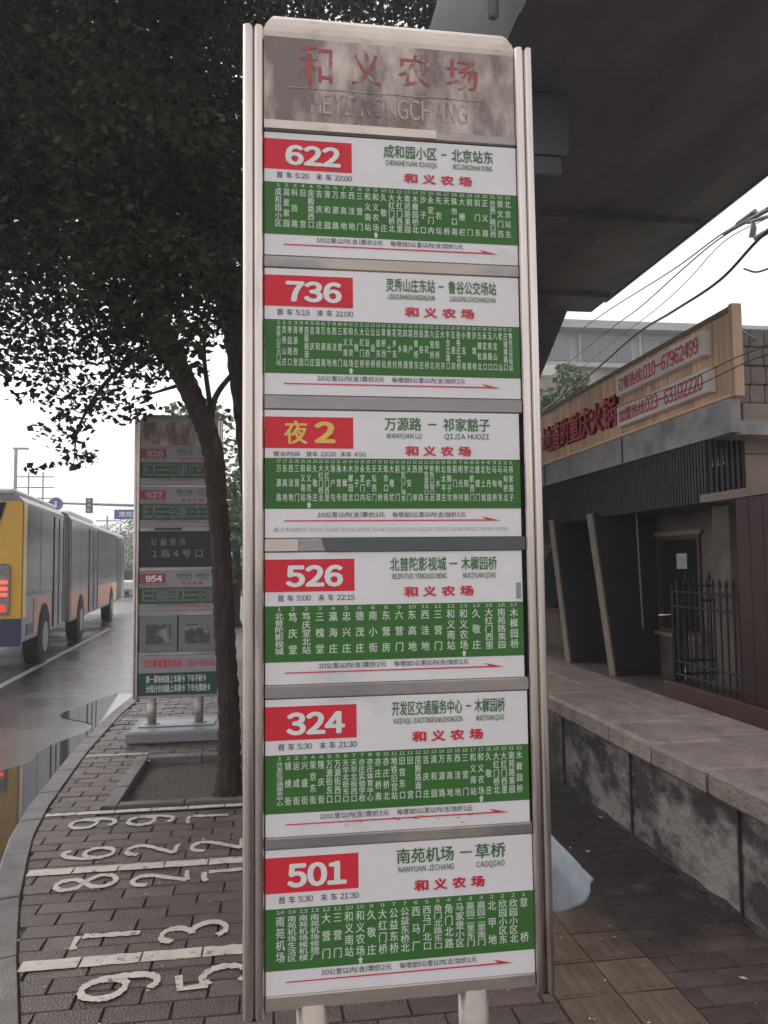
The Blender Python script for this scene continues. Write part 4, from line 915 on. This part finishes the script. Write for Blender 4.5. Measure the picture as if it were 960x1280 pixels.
for x in (13.4, 16.2, 19.1): MB().tube([(x, 31.8, .1), (x, 31.8, 11.7)], .05, 6).build('downpipe', 'aptslab', ap)
lb = MB().box(8.2, 11.6, 27, 31, .02, 8.3).build('stair_block', 'facade2'); tag(lb, 'low beige block beside the apartment building, behind the bushy tree', 'building')

# ------------------------------------------------------------------ overhead cables
def cable(label, pts, r, sag=.0):
    P_ = [np.array(p) for p in pts]; q = spline([tuple(p) for p in P_], 8)
    o = MB().tube(q, r, 5).build('overhead_cable', 'cable'); tag(o, label, 'cable', 'cables strung along the street')
CB = onX(962, 258, 4.9)
cable('topmost thin cable from the bundle down to the left', [onX(1060, 205, 4.9), onX(955, 262, 4.9), onX(903, 292, 4.9), onX(840, 338, 4.9), onX(765, 385, 5.1), onX(722, 415, 5.4)], .008)
cable('second cable crossing the white sky in a gentle curve', [onX(1060, 215, 4.9), onX(957, 266, 4.9), onX(900, 298, 4.9), onX(855, 335, 4.9), onX(800, 384, 5.1), onX(757, 416, 5.4), onX(690, 470, 6)], .008)
cable('thick lowest cable ending at the apartment roofline', [onX(1060, 215, 4.8), onX(958, 290, 4.8), onX(900, 350, 4.8), onX(840, 390, 4.9), onX(795, 418, 5.1), onX(735, 470, 5.3), onX(670, 520, 5.6)], .016)
cable('faint thin cable between the curve and the thick one', [onX(960, 272, 4.9), onX(905, 302, 4.9), onX(860, 350, 4.9), onX(822, 385, 5.0), onX(770, 425, 5.3), onX(690, 490, 5.8)], .005)
cable('upper wire crossing in front of the lower telephone panel', [onX(1000, 418, 3.9), onX(925, 445, 4.0), onX(850, 480, 4.1), onX(780, 506, 4.2), onX(700, 540, 4.3), onX(640, 565, 4.3)], .005)
cable('lower wire crossing in front of the lower telephone panel', [onX(1000, 432, 3.9), onX(940, 450, 4.0), onX(860, 487, 4.1), onX(780, 515, 4.2), onX(700, 548, 4.3), onX(640, 572, 4.3)], .005)
cable('short hanging cable loop near the right picture edge', [onX(930, 336, 4.9), onX(945, 340, 4.9), onX(965, 334, 4.9), onX(1000, 320, 4.9)], .010)
br = empty('cable_bracket', (0, 0, 0), 'steel cable clamp cluster where the overhead cables gather at right', 'bracket')
for (pa_, pb_, r) in [((905, 292), (960, 262), .022), ((922, 280), (944, 264), .026), ((935, 278), (962, 270), .02), ((945, 298), (965, 286), .03)]:
    MB().tube([tuple(onX(*pa_, 4.9)), tuple(onX(*pb_, 4.9))], r, 8).build('clamp', 'pipe', br)
MB().tube([tuple(onX(940, 272, 4.9)), tuple(onX(942, 285, 4.9)), tuple(onX(940, 297, 4.9))], [.012, .03, .035], 8).build('insulator', 'pipe', br)
up_ = empty('utility_pole', (0, 0, 0), 'concrete utility pole just outside the right edge carrying the cables', 'pole')
u0 = onX(1040, 400, 4.9); MB().tube([(u0[0]+.1, u0[1], .1), (u0[0]+.1, u0[1], 7.2)], [.16, .11], 16).build('shaft', 'facade2', up_, True)
MB().box(u0[0]-.7, u0[0]+.9, u0[1]-.05, u0[1]+.05, 5.3, 5.4).build('cross_arm', 'pole', up_)
sp_ = MB(); a = onX(918, 408, 4.45); b = onX(945, 425, 5.0); sp_.tube([tuple(a), tuple(b)], .012, 6); sp_.build('support_rod', 'pole', sb)

# ------------------------------------------------------------------ articulated bus
DIR = Vector((-.092, .9958, 0)); ang = math.atan2(.092, .9958)
bus = empty('articulated_bus', (-3.993, 13.196, -.09), 'long yellow and silver articulated bus on the wet road, red tail lamp lit', 'bus', rz=ang)
# local: y forward, x negative = left, right side face at x=0
W = 2.5; ZT = 2.93; ZB = .54
def section(name, y0, y1, m='bussilver'):
    b = MB(); c = .12; prof = [(-W, ZB), (0, ZB), (0, ZT-c), (-c*.7, ZT-.02), (-W/2, ZT+.03), (-W+c*.7, ZT-.02), (-W, ZT-c)]
    n = len(prof); V = [(x, y0, z) for x, z in prof]+[(x, y1, z) for x, z in prof]
    Fc = [tuple(reversed((i, (i+1) % n, n+(i+1) % n, n+i))) for i in range(n)]+[tuple(range(n)), tuple(range(n, 2*n))[::-1]]
    b.add(V, Fc); return b.build(name, m, bus)
rear = section('rear_body', 0, 3.86); front = section('front_body', 4.72, 17.4)
MB().box(-W+.15, -.15, .1, 3.8, ZT+.005, ZT+.10, .03).build('roof_pod', 'busroof', bus); MB().box(-W+.2, -.2, 6, 10, ZT+.005, ZT+.16, .04).build('roof_pod', 'busroof', bus)
bl_ = MB(); n = 9
for k in range(n):
    y0 = 3.87+k*.094; bl_.box(-W+.06, -.06+.03*(k % 2), y0, y0+.09, ZB+.05, ZT-.03)
bl_.build('bellows', 'bellows', bus)
def pane(y0, y1, z0, z1, par, m='busdark', nm='window', t=.012):
    return MB().box(.002, t, y0, y1, z0, z1, .003).build(nm, m, par)
for y0, y1 in [(.28, 1.35), (1.39, 2.62)]: pane(y0, y1, 1.28, ZT-.16, rear)
for y0, y1 in [(4.85, 6.2), (6.24, 7.6), (9.55, 10.9), (10.94, 12.3), (12.34, 14.6)]: pane(y0, y1, 1.22, ZT-.16, front)
for y0, y1, par in [(2.69, 3.79, rear), (7.69, 9.49, front), (14.75, 16.0, front)]:
    d_ = MB().box(.002, .016, y0, y1, ZB+.04, ZT-.2, .004).build('door', 'busdark', par)
    for f_ in (.02, .5, .98): MB().box(.0165, .028, y0+(y1-y0)*f_-.02, y0+(y1-y0)*f_+.02, ZB+.06, ZT-.22).build('door_frame', 'pipe', d_)
pane(16.05, 17.3, 1.2, ZT-.2, front)
for y0, y1, par in [(.9, 2.5, rear), (4.9, 7.55, front), (9.6, 14.6, front)]:
    pane(y0, y1, .62, 1.215, par, 'busorange', 'advert_panel', .010)
pane(13.2, 14.62, .62, 1.205, front, 'busyellow', 'advert_panel', .013)
pane(-.0, .24, ZB+.38, ZT-.13, rear, 'busyellow', 'corner_pillar', .014)
for y0, y1, par in [(.3, 3.8, rear), (4.8, 17.3, front)]: MB().box(.001, .008, y0, y1, ZB+.01, ZB+.06).build('skirt_trim', 'pipe', par)
pane(.32, .82, .62, .80, rear, 'busblue', 'fleet_number_panel', .010)
for yc in (1.80, 6.30, 13.0):
    arch = MB(); arch.disc((.010, yc, .52), (1, 0, 0), .57, .014, 26); arch.build('wheel_arch', 'rubber', rear if yc < 3 else front)
    for xx in (-.115, -W+.115):
        w_ = MB().disc((xx, yc, .48), (1, 0, 0), .48, .28, 26).build('wheel', 'rubber', bus); MB().disc((xx+.145 if xx > -1 else xx-.145, yc, .48), (1, 0, 0), .27, .02, 18).build('hub', 'pipe', w_)
# rear face
MB().box(-W+.02, -.01, -.02, -.002, .92, ZT-.12, .006).build('rear_panel', 'busyellow', bus)
MB().box(-W+.02, -.01, -.022, -.002, .48, .915, .006).build('bumper', 'busblue', bus)
b = MB(); b.add([(-W+.35, -.045, 1.75), (-.56, -.045, 1.75), (-.26, -.045, ZT-.14), (-W+.15, -.045, ZT-.14), (-W+.35, -.019, 1.75), (-.56, -.019, 1.75), (-.26, -.019, ZT-.14), (-W+.15, -.019, ZT-.14)], [(0, 1, 2, 3), (1, 0, 4, 5), (2, 1, 5, 6), (3, 2, 6, 7), (0, 3, 7, 4)])
b.build('rear_window', 'busdark', bus)
for xx in (-.50, -W+.16):
    t_ = MB().box(xx, xx+.32, -.06, -.021, .98, 1.80, .03).build('tail_light', 'fascia2', bus)
    for k, z in enumerate((1.48, 1.38, 1.28)): MB().box(xx+.10, xx+.29, -.075, -.0605, z, z+.05, .006).build('lamp', 'taillit', t_)
    MB().box(xx+.04, xx+.27, -.072, -.0605, 1.03, 1.15, .006).build('lamp', 'tail', t_)

# ------------------------------------------------------------------ traffic pole, signs, distant things
tp = empty('traffic_pole', (0, 0, 0), 'grey traffic pole with long horizontal arm above the bus roof', 'traffic pole')
MB().tube([(-4.2, 45, -.09), (-4.2, 45, 5.6)], [.16, .11], 12).build('shaft', 'pole', tp, True)
a = onY(50, 628, 45); MB().tube([(a[0], 45, a[2]), (-4.2, 45, 4.95)], [.06, .10], 8).build('arm', 'pole', tp, True)
def roundsign(px, py, r, label):
    c = onY(px, py, 44.8); e = MB().disc(tuple(c), (0, 1, 0), r, .05, 26).build('round_road_sign', 'signblue'); tag(e, label, 'road sign')
    MB().ring((c[0], c[1]-.04, c[2]), (0, 1, 0), r*.93, .03, 26, 5).build('rim', 'pole', e); return c, e
c, e = roundsign(70, 630, .38, 'round blue road sign on the traffic pole arm')
MB().box(c[0]-.05, c[0]+.05, c[1]-.07, c[1]-.03, c[2]-.2, c[2]+.15).build('arrow', 'ywhite', e)
c = onY(112, 632, 44.8); e = empty('traffic_light', (0, 0, 0), 'dark vertical traffic light hanging on the arm above the bus', 'traffic light')
MB().box(c[0]-.17, c[0]+.17, 44.6, 44.85, c[2]-.42, c[2]+.42, .03).build('housing', 'dark_back', e)
for k in range(3): MB().disc((c[0], 44.59, c[2]-.26+k*.26), (0, 1, 0), .09, .03, 14).build('lens', 'fascia2', e)
c0 = onY(143, 637, 44.8); c1 = onY(178, 649, 44.8)
e = MB().box(c0[0], c1[0], 44.75, 44.8, c1[2], c0[2]).build('street_name_sign', 'signblue'); tag(e, 'rectangular blue road sign on the traffic pole arm beside the farther bus stop sign', 'road sign')
Print().line('南苑路', .25, 1.35, .12, .42, .02).build('lettering', 'ywhite', e, (c0[0], 44.745, c1[2]), (1, 0, 0), (0, 0, 1))
for px, lab in [(20, 'tall thin lamp post rising above the rear of the bus'), (36, 'thin pole with crossbars right of the tall lamp post'), (54, 'short pole with crossbars beyond the bus roof'), (134, 'faint thin mast over the bus front')]:
    a = onY(px, 562 if px == 20 else (590 if px < 60 else 645), 60); e = empty('street_lamp' if px == 20 else 'power_pole', (0, 0, 0), lab, 'street lamp' if px == 20 else 'power pole')
    MB().tube([(a[0], 60, -.09), (a[0], 60, a[2])], .13 if px == 20 else .06, 8).build('shaft', 'pole', e)
    if px == 20: MB().box(a[0]-.2, a[0]+.9, 59.9, 60.1, a[2], a[2]+.15).build('lamp_head', 'pole', e)
    else:
        for q in (.4, 1.2, 2.0): MB().box(a[0]-.8, a[0]+.8, 59.95, 60.05, a[2]-q, a[2]-q+.08).build('crossbar', 'pole', e)
ca = empty('parked_car', (0, 0, 0), 'small white car far down the street beyond the bus front', 'car')
cx_, cy_ = -8.15, 46.5
b = MB(); b.box(cx_-.85, cx_+.85, cy_, cy_+4.2, .2, .85, .12); b.build('body', 'carred', ca)
b = MB(); b.hexa([(cx_-.8, cy_+.4, .85), (cx_+.8, cy_+.4, .85), (cx_+.8, cy_+3.2, .85), (cx_-.8, cy_+3.2, .85), (cx_-.62, cy_+.9, 1.42), (cx_+.62, cy_+.9, 1.42), (cx_+.62, cy_+2.4, 1.42), (cx_-.62, cy_+2.4, 1.42)]); b.build('cabin', 'busdark', ca)
for xx in (-.78, .78):
    for yy in (.8, 3.3): MB().disc((cx_+xx, cy_+yy, .22), (1, 0, 0), .31, .2, 16).build('wheel', 'rubber', ca)
    MB().box(cx_+xx*.75-.15, cx_+xx*.75+.15, cy_-.03, cy_+.01, .55, .7).build('tail_light', 'tail', ca)
# far-off row of buildings and trees closing the street
for k, (x0, x1, y, h, lab) in enumerate([(-60, -34, 120, 9, 'low far-off building left of the street end'), (-30, -12, 140, 7, 'wide far-off low building at the street end'), (-8, 6, 150, 8, 'far-off building straight down the street')]):
    e = empty('far_building', (0, 0, 0), lab, 'building'); MB().box(x0, x1, y, y+12, 0, h).build('wall', 'aptwall', e); MB().box(x0-.4, x1+.4, y-.4, y+12.4, h+.003, h+.4).build('roof', 'aptslab', e)
    for q in range(int((x1-x0)/3)):
        for z in (1.2, 4.4): MB().box(x0+.8+q*3, x0+2.4+q*3, y-.08, y-.003, z, z+1.5).build('window', 'aptglass', e)

# ------------------------------------------------------------------ haze
HZ = bpy.data.materials.new('haze_air'); HZ.use_nodes = True; t = HZ.node_tree; t.nodes.remove(t.nodes['Principled BSDF'])
pv = t.nodes.new('ShaderNodeVolumePrincipled'); pv.inputs['Color'].default_value = (.97, .95, 1, 1); pv.inputs['Density'].default_value = .0030; pv.inputs['Anisotropy'].default_value = .3
t.links.new(pv.outputs[0], t.nodes['Material Output'].inputs['Volume'])
hz = MB().box(-310, 310, -110, 510, -1.3, 14).build('haze', HZ); tag(hz, kind='stuff')
